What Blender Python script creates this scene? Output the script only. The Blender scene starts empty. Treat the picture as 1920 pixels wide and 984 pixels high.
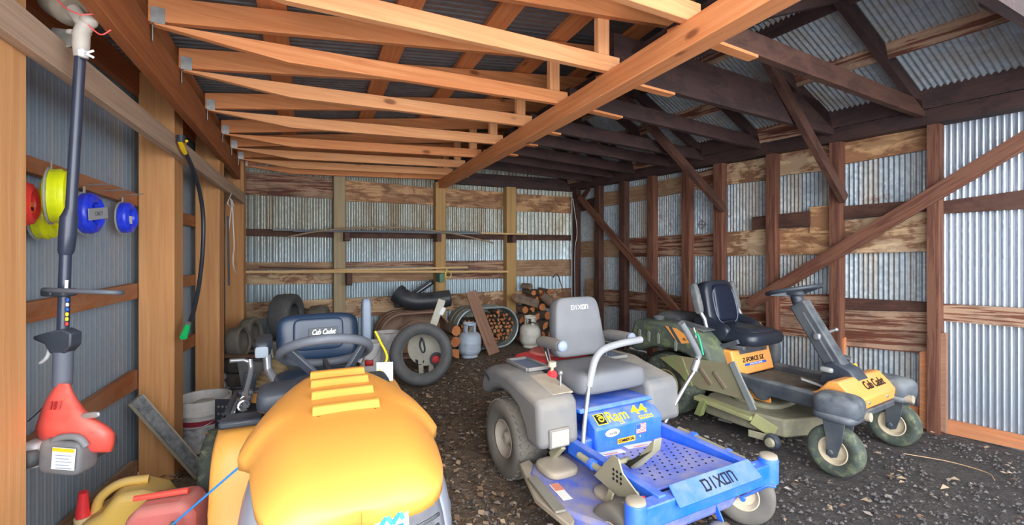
import bpy, math, random
from mathutils import Vector, Matrix
random.seed(7)
PI = math.pi
scn = bpy.context.scene
COL = scn.collection

# ------------------------------------------------------------------ camera, daylight, exposure
FPX, EYE, HOR = 860.0, 1.45, 466.0          # focal length and horizon in 1920x984 pixels, eye height in m
cam = bpy.data.cameras.new('camera'); cam_o = bpy.data.objects.new('camera', cam); COL.objects.link(cam_o)
cam.sensor_width = 36.0; cam.lens = FPX / 1920 * 36
cam.shift_y = (HOR - 492) / 1920
cam_o.location = (0, 0, EYE); cam_o.rotation_euler = (PI / 2, 0, 0)
cam.clip_start = 0.05
scn.camera = cam_o
scn.view_settings.view_transform = 'Standard'; scn.view_settings.look = 'None'
scn.view_settings.gamma = 1; scn.view_settings.use_curve_mapping = False
scn.view_settings.exposure = 1.04
w = bpy.data.worlds.new('overcast_sky'); scn.world = w; w.use_nodes = True
bg = w.node_tree.nodes['Background']; bg.inputs[0].default_value = (0.86, 0.93, 1.0, 1); bg.inputs[1].default_value = 1.3
# broad bright overcast light falling in through the open front behind the camera
sun = bpy.data.lights.new('hazy_sun', 'SUN'); sun_o = bpy.data.objects.new('hazy_sun', sun); COL.objects.link(sun_o)
sun.energy = 2.3; sun.angle = math.radians(80); sun.color = (1.0, 0.97, 0.92)
sun_o.rotation_euler = Vector((-0.60, 1.0, -0.13)).to_track_quat('-Z', 'Y').to_euler()
sun2 = bpy.data.lights.new('sky_fill', 'SUN'); sun2_o = bpy.data.objects.new('sky_fill', sun2); COL.objects.link(sun2_o)  # second broad sun, added as fill to brighten the old wall
sun2.energy = 2.0; sun2.angle = math.radians(80); sun2.color = (0.95, 0.98, 1.0)
sun2_o.rotation_euler = Vector((0.30, 1.0, -0.11)).to_track_quat('-Z', 'Y').to_euler()
# daylight in the wide doorway the photograph is taken from
da = bpy.data.lights.new('doorway_daylight', 'AREA'); da_o = bpy.data.objects.new('doorway_daylight', da); COL.objects.link(da_o)
da.shape = 'RECTANGLE'; da.size = 6.0; da.size_y = 3.2; da.energy = 45; da.color = (0.95, 0.98, 1.0)
da_o.location = (0.6, -1.2, 1.7); da_o.rotation_euler = Vector((-0.1, 1.0, 0.02)).to_track_quat('-Z', 'Y').to_euler()

# ------------------------------------------------------------------ helpers
def V(*a): return Vector(a[0] if len(a) == 1 else a)
def floor_at(px, py):
    y = FPX * EYE / (py - HOR); return Vector(((px - 960) / FPX * y, y, 0))
def at(px, py, y):
    return Vector(((px - 960) / FPX * y, y, EYE - (py - HOR) / FPX * y))
class Wall:                                   # a vertical plane: origin, direction along, inward normal
    def __init__(s, o, d, n):
        s.o = Vector((o[0], o[1], 0)); s.d = Vector((d[0], d[1], 0)).normalized(); s.n = Vector((n[0], n[1], 0)).normalized()
    def p(s, t, z, off=0.0): return s.o + s.d * t + s.n * off + Vector((0, 0, z))
    def hit(s, px, py, off=0.0):
        r = Vector(((px - 960) / FPX, 1, -(py - HOR) / FPX)); e = Vector((0, 0, EYE))
        o = s.o + s.n * off
        k = (o - e).dot(s.n) / r.dot(s.n); q = e + r * k
        return (q - o).dot(s.d), q.z

class G:
    """collects faces of one mesh"""
    def __init__(s): s.v, s.f, s.u, s.m = [], [], [], []
    def add(s, vs, fs, us=None, mi=0):
        b = len(s.v); s.v += [tuple(x) for x in vs]
        for i, f in enumerate(fs):
            s.f.append([b + k for k in f]); s.u.append(us[i] if us else None); s.m.append(mi)
        return s
    def box(s, c, d, R=None, mi=0):
        c = Vector(c); hx, hy, hz = d[0] / 2, d[1] / 2, d[2] / 2
        vs = [Vector((x * hx, y * hy, z * hz)) for x in (-1, 1) for y in (-1, 1) for z in (-1, 1)]
        if R is not None: vs = [R @ q for q in vs]
        return s.add([c + q for q in vs], [(0, 1, 3, 2), (4, 6, 7, 5), (0, 4, 5, 1), (2, 3, 7, 6), (0, 2, 6, 4), (1, 5, 7, 3)], None, mi)
    def plank(s, p0, p1, w, t, up=(0, 0, 1), skew=0.0):
        """timber from p0 to p1, w along up, t across; uv in metres along the grain"""
        p0, p1 = Vector(p0), Vector(p1); a = (p1 - p0); L = a.length; a.normalize()
        up = Vector(up); side = a.cross(up).normalized(); up = side.cross(a).normalized()
        q = [(-1, -1), (1, -1), (1, 1), (-1, 1)]
        vs = []
        for e, pp in ((0, p0), (1, p1)):
            for i, j in q: vs.append(pp + side * (i * t / 2) + up * (j * w / 2) + a * (skew * j * (1 if e else -1)))
        su, sv = random.uniform(0, 50), random.uniform(0, 50)
        fs, us = [], []
        per = [0, t, t + w, 2 * t + w, 2 * t + 2 * w]
        for k in range(4):
            k2 = (k + 1) % 4
            fs.append((k, k2, 4 + k2, 4 + k))
            us.append([(su, sv + per[k]), (su, sv + per[k + 1]), (su + L, sv + per[k + 1]), (su + L, sv + per[k])])
        fs += [(3, 2, 1, 0), (4, 5, 6, 7)]
        us += [[(su, sv), (su + .02, sv), (su + .02, sv + w), (su, sv + w)]] * 2
        return s.add(vs, fs, us)
    def slab(s, quad, n, t):
        """quad of 4 points (tl,tr,br,bl) given thickness t along n; uv along tl-tr"""
        q = [Vector(x) for x in quad]; n = Vector(n).normalized() * t
        vs = q + [x + n for x in q]
        L = (q[1] - q[0]).length; h = (q[3] - q[0]).length; su, sv = random.uniform(0, 50), random.uniform(0, 50)
        face = [(su, sv + h), (su + L, sv + h), (su + L, sv), (su, sv)]
        fs = [(3, 2, 1, 0), (4, 5, 6, 7)]; us = [face[::-1], face]
        for k in range(4):
            k2 = (k + 1) % 4; fs.append((k, k2, 4 + k2, 4 + k))
            us.append([face[k], face[k2], (face[k2][0], face[k2][1] + t), (face[k][0], face[k][1] + t)])
        return s.add(vs, fs, us)
    def prism(s, poly, o, ux, uy, t, mi=0):
        """2D outline in frame (o,ux,uy), thickness t along ux x uy, centred"""
        o, ux, uy = Vector(o), Vector(ux).normalized(), Vector(uy).normalized(); n = ux.cross(uy).normalized()
        N = len(poly); vs = []
        for k in (-.5, .5):
            for x, y in poly: vs.append(o + ux * x + uy * y + n * (k * t))
        su, sv = random.uniform(0, 50), random.uniform(0, 50)
        fs = [tuple(range(N))[::-1], tuple(range(N, 2 * N))]
        pu = [(su + x, sv + y) for x, y in poly]
        us = [pu[::-1], pu]
        for k in range(N):
            k2 = (k + 1) % N; fs.append((k, k2, N + k2, N + k)); us.append([pu[k], pu[k2], (pu[k2][0], pu[k2][1] + t), (pu[k][0], pu[k][1] + t)])
        return s.add(vs, fs, us, mi)
    def tube(s, pts, r, n=10, closed=False, cap=True, mi=0, flat=1.0):
        P = [Vector(p) for p in pts]; N = len(P)
        R = r if isinstance(r, (list, tuple)) else [r] * N
        vs, us = [], []
        prev = None; length = 0
        for i in range(N):
            a = (P[(i + 1) % N] - P[i - 1]) if (closed or 0 < i < N - 1) else ((P[1] - P[0]) if i == 0 else (P[-1] - P[-2]))
            if a.length < 1e-9: a = Vector((0, 0, 1))
            a.normalize()
            if prev is None:
                h = Vector((0, 0, 1)) if abs(a.z) < .9 else Vector((1, 0, 0)); x = a.cross(h).normalized()
            else: x = (prev - a * prev.dot(a)).normalized()
            prev = x; y = a.cross(x)
            for k in range(n):
                an = 2 * PI * k / n; vs.append(P[i] + x * (math.cos(an) * R[i]) + y * (math.sin(an) * R[i] * flat))
        fs = []
        M = N if closed else N - 1
        for i in range(M):
            j = (i + 1) % N
            for k in range(n):
                k2 = (k + 1) % n; fs.append((i * n + k, i * n + k2, j * n + k2, j * n + k))
        if cap and not closed: fs += [tuple(range(n))[::-1], tuple(range((N - 1) * n, N * n))]
        return s.add(vs, fs, None, mi)
    def lathe(s, prof, o=(0, 0, 0), axis=(0, 0, 1), n=32, closed=False, mi=0):
        """profile (radius, height along axis); uv u around in metres, v along the profile"""
        o, a = Vector(o), Vector(axis).normalized()
        h = Vector((0, 0, 1)) if abs(a.z) < .9 else Vector((1, 0, 0)); x = a.cross(h).normalized(); y = a.cross(x)
        vs = []
        for r, z in prof:
            for k in range(n):
                an = 2 * PI * k / n; vs.append(o + a * z + (x * math.cos(an) + y * math.sin(an)) * max(r, 1e-5))
        N = len(prof); fs, us = [], []
        rm = max(p[0] for p in prof); d = [0]
        for i in range(1, N + 1): d.append(d[-1] + math.dist(prof[i % N], prof[i - 1]))
        for i in range(N if closed else N - 1):
            j = (i + 1) % N
            for k in range(n):
                k2 = (k + 1) % n; fs.append((i * n + k, i * n + k2, j * n + k2, j * n + k))
                ua, ub = 2 * PI * rm * k / n, 2 * PI * rm * (k + 1) / n
                us.append([(ua, d[i]), (ub, d[i]), (ub, d[i + 1]), (ua, d[i + 1])])
        return s.add(vs, fs, us, mi)
    def sq(s, c, d, e=(.35, .35), R=None, nu=28, nv=16, taper=None, mi=0):
        """rounded block (superellipsoid): e near 0 boxy, 1 round; taper = width factor at the top"""
        c = Vector(c); f = lambda q, p: math.copysign(abs(q) ** p, q)
        vs, fs = [], []
        for i in range(nv + 1):
            b = -PI / 2 + PI * i / nv
            for k in range(nu):
                l = 2 * PI * k / nu
                q = Vector((f(math.cos(b), e[0]) * f(math.cos(l), e[1]) * d[0] / 2, f(math.cos(b), e[0]) * f(math.sin(l), e[1]) * d[1] / 2, f(math.sin(b), e[0]) * d[2] / 2))
                if taper:
                    tt = 1 + (taper - 1) * (q.z / d[2] + .5); q.y *= tt
                if R is not None: q = R @ q
                vs.append(c + q)
        for i in range(nv):
            for k in range(nu):
                k2 = (k + 1) % nu; fs.append((i * nu + k, i * nu + k2, (i + 1) * nu + k2, (i + 1) * nu + k))
        return s.add(vs, fs, None, mi)
    def loft(s, rings, cap=True, closed=True, mi=0):
        n = len(rings[0]); vs = [p for r in rings for p in r]; fs = []
        for i in range(len(rings) - 1):
            for k in range(n if closed else n - 1):
                k2 = (k + 1) % n; fs.append((i * n + k, i * n + k2, (i + 1) * n + k2, (i + 1) * n + k))
        if cap and closed: fs += [tuple(range(n))[::-1], tuple(range((len(rings) - 1) * n, len(rings) * n))]
        return s.add(vs, fs, None, mi)
    def build(s, name, mat, parent=None, bev=0, sharp=38, seg=2, solid=0, sub=0):
        me = bpy.data.meshes.new(name); me.from_pydata(s.v, [], s.f)
        ul = me.uv_layers.new(name='uv')
        for p, u in zip(me.polygons, s.u):
            if u:
                for li, c in zip(p.loop_indices, u): ul.data[li].uv = c
        mats = mat if isinstance(mat, (list, tuple)) else [mat]
        for m in mats: me.materials.append(m)
        if len(mats) > 1: me.polygons.foreach_set('material_index', s.m)
        import bmesh
        bm = bmesh.new(); bm.from_mesh(me); bmesh.ops.remove_doubles(bm, verts=bm.verts, dist=1e-6); bmesh.ops.recalc_face_normals(bm, faces=bm.faces); bm.to_mesh(me); bm.free()
        me.polygons.foreach_set('use_smooth', [True] * len(me.polygons))
        me.set_sharp_from_angle(angle=math.radians(sharp))
        o = bpy.data.objects.new(name, me); COL.objects.link(o)
        if parent is not None: o.parent = parent
        if solid:
            md = o.modifiers.new('shell', 'SOLIDIFY'); md.thickness = solid; md.offset = 0
        if bev:
            md = o.modifiers.new('edge', 'BEVEL'); md.width = bev; md.segments = seg; md.limit_method = 'ANGLE'; md.angle_limit = math.radians(40)
            md.harden_normals = False
        if sub:
            md = o.modifiers.new('sub', 'SUBSURF'); md.levels = sub; md.render_levels = sub
        return o

def spl(pts, n=8, closed=False):
    """Catmull-Rom through points"""
    P = [Vector(p) for p in pts]; N = len(P); out = []
    for i in range(N if closed else N - 1):
        p1, p2 = P[i], P[(i + 1) % N]
        p0 = P[i - 1] if (i > 0 or closed) else p1 * 2 - p2
        p3 = P[(i + 2) % N] if (i + 2 < N or closed) else p2 * 2 - p1
        for k in range(n):
            t = k / n; t2, t3 = t * t, t * t * t
            out.append(.5 * ((2 * p1) + (p2 - p0) * t + (2 * p0 - 5 * p1 + 4 * p2 - p3) * t2 + (3 * p1 - p0 - 3 * p2 + p3) * t3))
    if not closed: out.append(P[-1])
    return out

def tag(o, label, cat, group=None, kind=None):
    o['label'] = label; o['category'] = cat
    if group: o['group'] = group
    if kind: o['kind'] = kind
    return o
def thing(name, label, cat, loc=(0, 0, 0), rz=0, group=None, kind=None):
    o = bpy.data.objects.new(name, None); COL.objects.link(o); o.location = loc; o.rotation_euler = (0, 0, rz)
    o.empty_display_size = .1
    return tag(o, label, cat, group, kind)
def dup(root, label, loc=None, rot=None, scale=None):
    def cp(o, par):
        c = o.copy(); COL.objects.link(c); c.parent = par
        for ch in [x for x in root_children.get(o.name, [])]: cp(ch, c)
        return c
    root_children = {}
    for x in COL.objects:
        if x.parent: root_children.setdefault(x.parent.name, []).append(x)
    c = cp(root, None)
    if label: c['label'] = label
    if loc is not None: c.location = loc
    if rot is not None: c.rotation_euler = rot
    if scale: c.scale = (scale,) * 3
    return c

def lettering(name, s, size, o, right, up, mat, parent=None, shear=0.0, bold=0.0, depth=.0012, width=None, spacing=1.0):
    """raised letters; o = centre of the word in the parent's frame"""
    cu = bpy.data.curves.new(name, 'FONT'); cu.body = s; cu.size = size; cu.align_x = 'CENTER'; cu.align_y = 'CENTER'
    cu.shear = shear; cu.offset = bold; cu.extrude = depth; cu.resolution_u = 3; cu.space_character = spacing
    t = bpy.data.objects.new(name, cu); COL.objects.link(t)
    dg = bpy.context.evaluated_depsgraph_get(); dg.update()
    me = bpy.data.meshes.new_from_object(t.evaluated_get(dg)); bpy.data.objects.remove(t)
    if width:
        xs = [v.co.x for v in me.vertices]; k = width / max(1e-6, max(xs) - min(xs))
        for v in me.vertices: v.co.x *= k
    r, u = Vector(right).normalized(), Vector(up); u = (u - r * u.dot(r)).normalized(); n = r.cross(u)
    m = Matrix((r, u, n)).transposed().to_4x4(); m.translation = Vector(o)
    me.transform(m); me.materials.clear(); me.materials.append(mat); me.name = name
    ob = bpy.data.objects.new(name, me); COL.objects.link(ob)
    if parent is not None: ob.parent = parent
    return ob
STROKES = {'D': [[(0, 0), (.8, 0), (1, .2), (1, .8), (.8, 1), (0, 1)], [(.12, 1), (.12, 0)]], 'I': [[(.5, 0), (.5, 1)]], 'X': [[(0, 0), (1, 1)], [(0, 1), (1, 0)]],
           'O': [[(.12, 0), (.88, 0), (.88, 1), (.12, 1), (.12, 0)]], 'N': [[(.1, 0), (.1, 1), (.7, 1), (.9, .8), (.9, 0)]]}
def blocks(name, s, h, wch, o, right, up, mat, parent, th=.2, depth=.0015):
    """squared block capitals made of strokes, centred at o"""
    r, u = Vector(right).normalized(), Vector(up); u = (u - r * u.dot(r)).normalized(); n = r.cross(u)
    g = G(); x0 = -len(s) * wch * 1.22 / 2 + .11 * wch
    for i, ch in enumerate(s):
        for st in STROKES[ch]:
            for (ax, ay), (bx, by) in zip(st, st[1:]):
                A = Vector(o) + r * (x0 + (i * 1.22 + ax) * wch) + u * ((ay - .5) * h)
                B = Vector(o) + r * (x0 + (i * 1.22 + bx) * wch) + u * ((by - .5) * h)
                d = (B - A).normalized() * (th * h / 2 * .98)
                g.plank(A - d, B + d, depth * 2, th * h, up=n)
    return g.build(name, mat, parent)
def card(name, o, right, up, w, h, mat, parent, t=.002):
    r, u = Vector(right).normalized(), Vector(up); u = (u - r * u.dot(r)).normalized()
    return G().prism([(-w / 2, -h / 2), (w / 2, -h / 2), (w / 2, h / 2), (-w / 2, h / 2)], o, r, u, t).build(name, mat, parent)

# ------------------------------------------------------------------ materials
class N:
    def __init__(s, name):
        s.m = bpy.data.materials.new(name); s.m.use_nodes = True; s.t = s.m.node_tree; s.b = s.t.nodes['Principled BSDF']
    def n(s, typ, **k):
        x = s.t.nodes.new(typ)
        for a, v in k.items():
            if a[0] == 'i' and a[1:].isdigit(): s.put(x.inputs[int(a[1:])], v)
            else: setattr(x, a, v)
        return x
    def put(s, inp, v):
        if isinstance(v, bpy.types.NodeSocket): s.t.links.new(v, inp)
        elif isinstance(v, bpy.types.Node): s.t.links.new(v.outputs[0], inp)
        else: inp.default_value = v
    def tex(s, kind='Object'): return s.n('ShaderNodeTexCoord').outputs[kind]
    def mp(s, vec, sc, loc=(0, 0, 0)):
        x = s.n('ShaderNodeMapping'); s.put(x.inputs[0], vec); x.inputs['Scale'].default_value = sc; x.inputs['Location'].default_value = loc; return x.outputs[0]
    def noise(s, vec, sc, det=3, rough=.55, dist=0):
        x = s.n('ShaderNodeTexNoise'); s.put(x.inputs['Vector'], vec); x.inputs['Scale'].default_value = sc; x.inputs['Detail'].default_value = det
        x.inputs['Roughness'].default_value = rough; x.inputs['Distortion'].default_value = dist; return x.outputs['Fac']
    def rng(s, v, a, b, c=0, d=1):
        x = s.n('ShaderNodeMapRange'); s.put(x.inputs[0], v)
        for i, q in enumerate((a, b, c, d)): s.put(x.inputs[i + 1], q)
        return x.outputs[0]
    def mix(s, f, a, b, blend='MIX'):
        x = s.n('ShaderNodeMix', data_type='RGBA', blend_type=blend); s.put(x.inputs['Factor'], f)
        s.put(x.inputs[6], col(a)); s.put(x.inputs[7], col(b)); return x.outputs[2]
    def math(s, op, a, b=0.0):
        x = s.n('ShaderNodeMath', operation=op); s.put(x.inputs[0], a); s.put(x.inputs[1], b); return x.outputs[0]
    def bump(s, h, st=.3, d=.01):
        x = s.n('ShaderNodeBump'); s.put(x.inputs['Height'], h); x.inputs['Strength'].default_value = st; x.inputs['Distance'].default_value = d
        s.put(s.b.inputs['Normal'], x.outputs[0])
    def out(s, base, rough=.6, metal=0):
        s.put(s.b.inputs['Base Color'], col(base)); s.put(s.b.inputs['Roughness'], rough); s.put(s.b.inputs['Metallic'], metal); return s.m
def col(c):
    """sRGB hex-like 0-255 triples to linear"""
    if isinstance(c, (tuple, list)) and len(c) == 3:
        f = lambda x: (x / 255 / 12.92) if x / 255 <= .04045 else ((x / 255 + .055) / 1.055) ** 2.4
        return (f(c[0]), f(c[1]), f(c[2]), 1)
    return c
def gen(name, base, var=None, amt=.5, sc=6, rough=.5, metal=0, dust=None, damt=0, grime=None, gamt=0, bump=0, bsc=60, lo=.2):
    k = N(name); o = k.tex(); c = base
    nz = k.noise(o, sc, 4)
    if var: c = k.mix(k.math('MULTIPLY', k.rng(nz, .35, .68), amt), base, var)
    if grime: c = k.mix(k.math('MULTIPLY', k.rng(k.noise(o, sc * 1.9, 5, .65), .5, .66), gamt), c, grime)
    r = rough
    if dust:
        nz2 = k.n('ShaderNodeSeparateXYZ', i0=k.n('ShaderNodeNewGeometry').outputs['Normal']).outputs[2]
        up = k.rng(nz2, -.2, 1.0, lo, 1)
        f = k.math('MULTIPLY', k.math('MULTIPLY', up, k.rng(k.noise(o, sc * .8, 5, .6), .3, .62)), damt)
        c = k.mix(f, c, dust); r = k.rng(f, 0, 1, rough, .9)
    if bump: k.bump(k.noise(o, bsc, 3), bump, .004)
    return k.out(c, r, metal)
def wood(name, c1, c2, knots=0.0, peel=None, pamt=0, stain=None, samt=0, rough=.72, gs=1.0, blot=.35, psc=(3.2, 8)):
    k = N(name); u = k.n('ShaderNodeUVMap', uv_map='uv').outputs[0]
    wob = k.noise(k.mp(u, (1.2, 5, 1)), 1.0, 2)
    wv = k.n('ShaderNodeVectorMath', operation='ADD'); k.put(wv.inputs[0], u)
    cb = k.n('ShaderNodeCombineXYZ'); k.put(cb.inputs[1], k.math('MULTIPLY', wob, .05)); k.put(wv.inputs[1], cb)
    g1 = k.noise(k.mp(wv, (1.5 * gs, 46 * gs, 1)), 1.0, 4, .6)
    g2 = k.noise(k.mp(wv, (4 * gs, 190 * gs, 1)), 1.0, 2, .5)
    f = k.math('ADD', k.math('MULTIPLY', k.rng(g1, .34, .66), .75), k.math('MULTIPLY', k.rng(g2, .3, .7), .25))
    c = k.mix(f, c1, c2)
    c = k.mix(k.math('MULTIPLY', k.rng(k.noise(k.mp(u, (.9, 5, 1)), 1.0, 2), .4, .65), blot), c, c2)
    if knots:
        vo = k.n('ShaderNodeTexVoronoi'); k.put(vo.inputs['Vector'], k.mp(u, (3.1, 7.5, 1))); vo.inputs['Scale'].default_value = 1.0
        keep = k.rng(k.n('ShaderNodeSeparateColor', i0=vo.outputs['Color']).outputs[0], .62, .66)
        kn = k.math('MULTIPLY', k.rng(vo.outputs['Distance'], .17, .09), keep)
        ring = k.math('MULTIPLY', k.rng(vo.outputs['Distance'], .36, .12), keep)
        c = k.mix(k.math('MULTIPLY', ring, .45 * knots), c, c2); c = k.mix(k.math('MULTIPLY', kn, .8 * knots), c, (92, 48, 28))
    if peel:
        pn = k.math('ADD', k.math('MULTIPLY', k.noise(k.mp(u, (psc[0], psc[1], 1)), 1.0, 5, .68, .5), .8), k.math('MULTIPLY', g1, .2))
        c = k.mix(k.math('MULTIPLY', k.rng(pn, .465, .525), pamt), c, peel)
    if stain:
        c = k.mix(k.math('MULTIPLY', k.rng(k.noise(k.mp(u, (2.2, 4.5, 1), (9, 4, 0)), 1.0, 5, .64), .48, .56), samt), c, stain)
    k.bump(k.math('ADD', g1, k.math('MULTIPLY', g2, .5)), .35, .003)
    return k.out(c, rough)

NEW1 = wood('new_fir', (232, 162, 108), (204, 122, 70), knots=.9)
NEW2 = wood('new_fir_pale', (238, 178, 126), (214, 142, 92), knots=.9)
HEAD = wood('stained_fir', (186, 116, 66), (146, 82, 44), knots=.4)
POST = wood('treated_post', (214, 163, 110), (184, 126, 76), knots=.7, gs=.6)
POSTN = wood('pale_post', (228, 176, 122), (202, 144, 92), knots=.7, gs=.6)
POSTB = wood('back_post', (192, 156, 102), (156, 122, 74), knots=.6, gs=.6)
PGREY = wood('grey_post', (178, 160, 128), (150, 132, 102), knots=.5, gs=.7)
RAIL = wood('grey_rail', (204, 180, 158), (164, 138, 118), knots=.4, gs=.8)
GIRT = wood('girt_fir', (176, 112, 70), (146, 84, 48), knots=.5, peel=(176, 150, 124), pamt=.25)
DARK = wood('old_dark', (84, 52, 42), (50, 28, 24), knots=.2, peel=(120, 84, 66), pamt=.22)
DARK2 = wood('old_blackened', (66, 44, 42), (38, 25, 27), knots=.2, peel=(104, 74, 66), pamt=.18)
STUD = wood('old_stud', (110, 66, 50), (72, 38, 30), knots=.4, peel=(140, 98, 74), pamt=.4, psc=(1.5, 30))
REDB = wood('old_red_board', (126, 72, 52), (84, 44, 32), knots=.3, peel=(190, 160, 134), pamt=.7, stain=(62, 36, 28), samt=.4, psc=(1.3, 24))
PEEL = wood('peeling_board', (212, 172, 130), (184, 138, 94), peel=(126, 78, 52), pamt=.7, stain=(84, 52, 36), samt=.45, gs=.8)
PEEL2 = wood('whitewashed_board', (208, 178, 144), (176, 142, 108), peel=(112, 72, 50), pamt=.85, stain=(206, 182, 150), samt=.5)
TANB = wood('tan_board', (182, 154, 124), (146, 112, 84), peel=(122, 86, 62), pamt=.5)
PINE = wood('pale_strip', (216, 184, 134), (190, 152, 100))
SILL = wood('sill_fir', (218, 150, 106), (188, 112, 70), knots=.6, peel=(160, 118, 88), pamt=.3)
BROWNP = wood('weathered_plank', (164, 126, 104), (130, 94, 76), knots=.4)

def sheet(name, c1, c2, streak, samt, rust=None, ramt=0, metal=.55, rough=.42, spang=.5, vs=.25, bluelow=None):
    k = N(name); o = k.tex()
    vo = k.n('ShaderNodeTexVoronoi'); k.put(vo.inputs['Vector'], k.mp(o, (34, 34, 34))); vo.inputs['Scale'].default_value = 1.0
    f = k.n('ShaderNodeSeparateColor', i0=vo.outputs['Color']).outputs[0]
    c = k.mix(k.math('MULTIPLY', f, spang), c1, c2)
    s1 = k.noise(k.mp(o, (3.0, 3.0, vs)), 1.6, 4, .6)
    c = k.mix(k.math('MULTIPLY', k.rng(s1, .47, .64), samt), c, streak)
    if bluelow:
        z = k.n('ShaderNodeSeparateXYZ', i0=o).outputs[2]
        c = k.mix(k.rng(z, 1.75, 1.2, 0, .75), c, bluelow)
    if rust:
        c = k.mix(k.math('MULTIPLY', k.rng(k.noise(k.mp(o, (2.2, 2.2, 1.6)), 2.2, 6, .72), .61, .66), ramt), c, rust)
    return k.out(c, k.rng(f, 0, 1, rough - .08, rough + .12), metal)
M_BACK = sheet('old_galvanised', (176, 180, 172), (140, 145, 140), (132, 112, 84), .75, bluelow=(176, 200, 216), metal=.45)
M_RIGHT = sheet('spangled_galvanised', (164, 174, 182), (112, 126, 140), (160, 142, 118), .6, rust=(112, 66, 52), ramt=.6, metal=.25, rough=.55)
M_NEW = sheet('new_galvanised', (174, 181, 191), (156, 164, 176), (142, 150, 162), .3, metal=.55, rough=.36, spang=.35)
M_LEFT = sheet('blue_grey_siding', (150, 170, 188), (140, 160, 180), (166, 174, 178), .5, metal=.1, rough=.5, spang=.3)
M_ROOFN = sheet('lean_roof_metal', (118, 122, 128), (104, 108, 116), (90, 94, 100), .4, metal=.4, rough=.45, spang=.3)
M_ROOFO = sheet('old_roof_metal', (176, 186, 194), (128, 142, 156), (158, 146, 128), .55, metal=.3, rough=.5, vs=3)
BIN = gen('galvanised_bin', (176, 186, 192), (146, 156, 164), rough=.4, metal=.5)
HANG = gen('zinc', (190, 194, 196), (150, 156, 160), sc=30, rough=.4, metal=.7)

# ------------------------------------------------------------------ the shed: ground, walls, roof
WB = Wall((-3.473, 5.623), (.894, .448), (.448, -.894))      # back wall, t from the corner with the siding wall
WR = Wall((1.056, 7.89), (.491, -.871), (-.871, -.491))      # old wall, t from the back corner towards the doorway
WL = Wall((-3.473, 5.623), (.371, -.928), (.928, .371))      # siding wall, t from the back corner towards the doorway
def struct(o, label, cat, group=None): return tag(o, label, cat, group, 'structure')

k = N('dirt_floor'); o_ = k.tex()
n1 = k.noise(o_, 1.3, 5, .6); n2 = k.noise(o_, 14, 6, .7); n3 = k.noise(o_, 60, 4, .7)
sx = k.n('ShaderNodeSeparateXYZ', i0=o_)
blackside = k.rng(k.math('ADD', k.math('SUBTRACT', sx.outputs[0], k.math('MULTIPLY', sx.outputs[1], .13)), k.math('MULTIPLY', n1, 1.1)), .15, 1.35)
brown = k.mix(k.rng(n2, .35, .65), (92, 78, 66), (140, 122, 104))
brown = k.mix(k.rng(n3, .55, .68), brown, (176, 156, 132))
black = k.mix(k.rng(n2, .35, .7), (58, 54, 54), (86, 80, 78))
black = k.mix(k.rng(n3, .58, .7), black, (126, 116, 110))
k.bump(k.math('ADD', k.math('MULTIPLY', n2, 1.0), k.math('MULTIPLY', n3, .6)), .9, .03)
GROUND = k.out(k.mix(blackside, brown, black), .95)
g = G(); nx, ny = 90, 90
pts = [(-7 + 15 * i / nx, -2 + 14 * j / ny) for j in range(ny + 1) for i in range(nx + 1)]
from mathutils import noise as mn
g.add([(x, y, -.012 + .012 * mn.noise((x * 1.7, y * 1.7, 3)) ) for x, y in pts], [(j * (nx + 1) + i, j * (nx + 1) + i + 1, (j + 1) * (nx + 1) + i + 1, (j + 1) * (nx + 1) + i) for j in range(ny) for i in range(nx)])
struct(g.build('floor', GROUND), 'dark dirt floor strewn with wood chips and gravel', 'floor')

def corr(W, t0, t1, z0, z1, off, pitch, amp, kind='sine', per=8, zs=None):
    g = G(); n = int((t1 - t0) / pitch * per); vs = []
    for i in range(n + 1):
        t = t0 + (t1 - t0) * i / n; ph = (t / pitch) % 1
        if kind == 'sine': a = amp * math.sin(2 * PI * ph)
        else: a = amp if ph < .22 else (amp * .35 if .5 < ph < .62 else 0)
        for z in (z0, z1): vs.append(W.p(t, z, off + a))
    return g.add(vs, [(2 * i, 2 * i + 2, 2 * i + 3, 2 * i + 1) for i in range(n)])
wall_back = struct(corr(WB, 0, 5.066, 0, 3.3, -.03, .068, .010).build('wall_back', M_BACK), 'old corrugated galvanised back wall behind the firewood and the tyres', 'wall')
T_NEW = WR.hit(1757, 500)[0]
wall_right = struct(corr(WR, 0, T_NEW, 0, 2.62, -.03, .038, .008).build('wall_right', M_RIGHT), 'old corrugated wall with exposed dark studs behind the olive mower', 'wall')
corr(WR, T_NEW, 7.6, 0, 2.62, -.033, .037, .0095).build('metal_sheet', M_NEW, wall_right)['label'] = 'bright newer corrugated sheet'
wall_left = struct(corr(WL, 0, 6.4, 0, 2.75, -.012, .058, .0018, 'rib', 12).build('wall_left', M_LEFT), 'blue-grey ribbed metal wall behind the red trimmer', 'wall')

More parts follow.
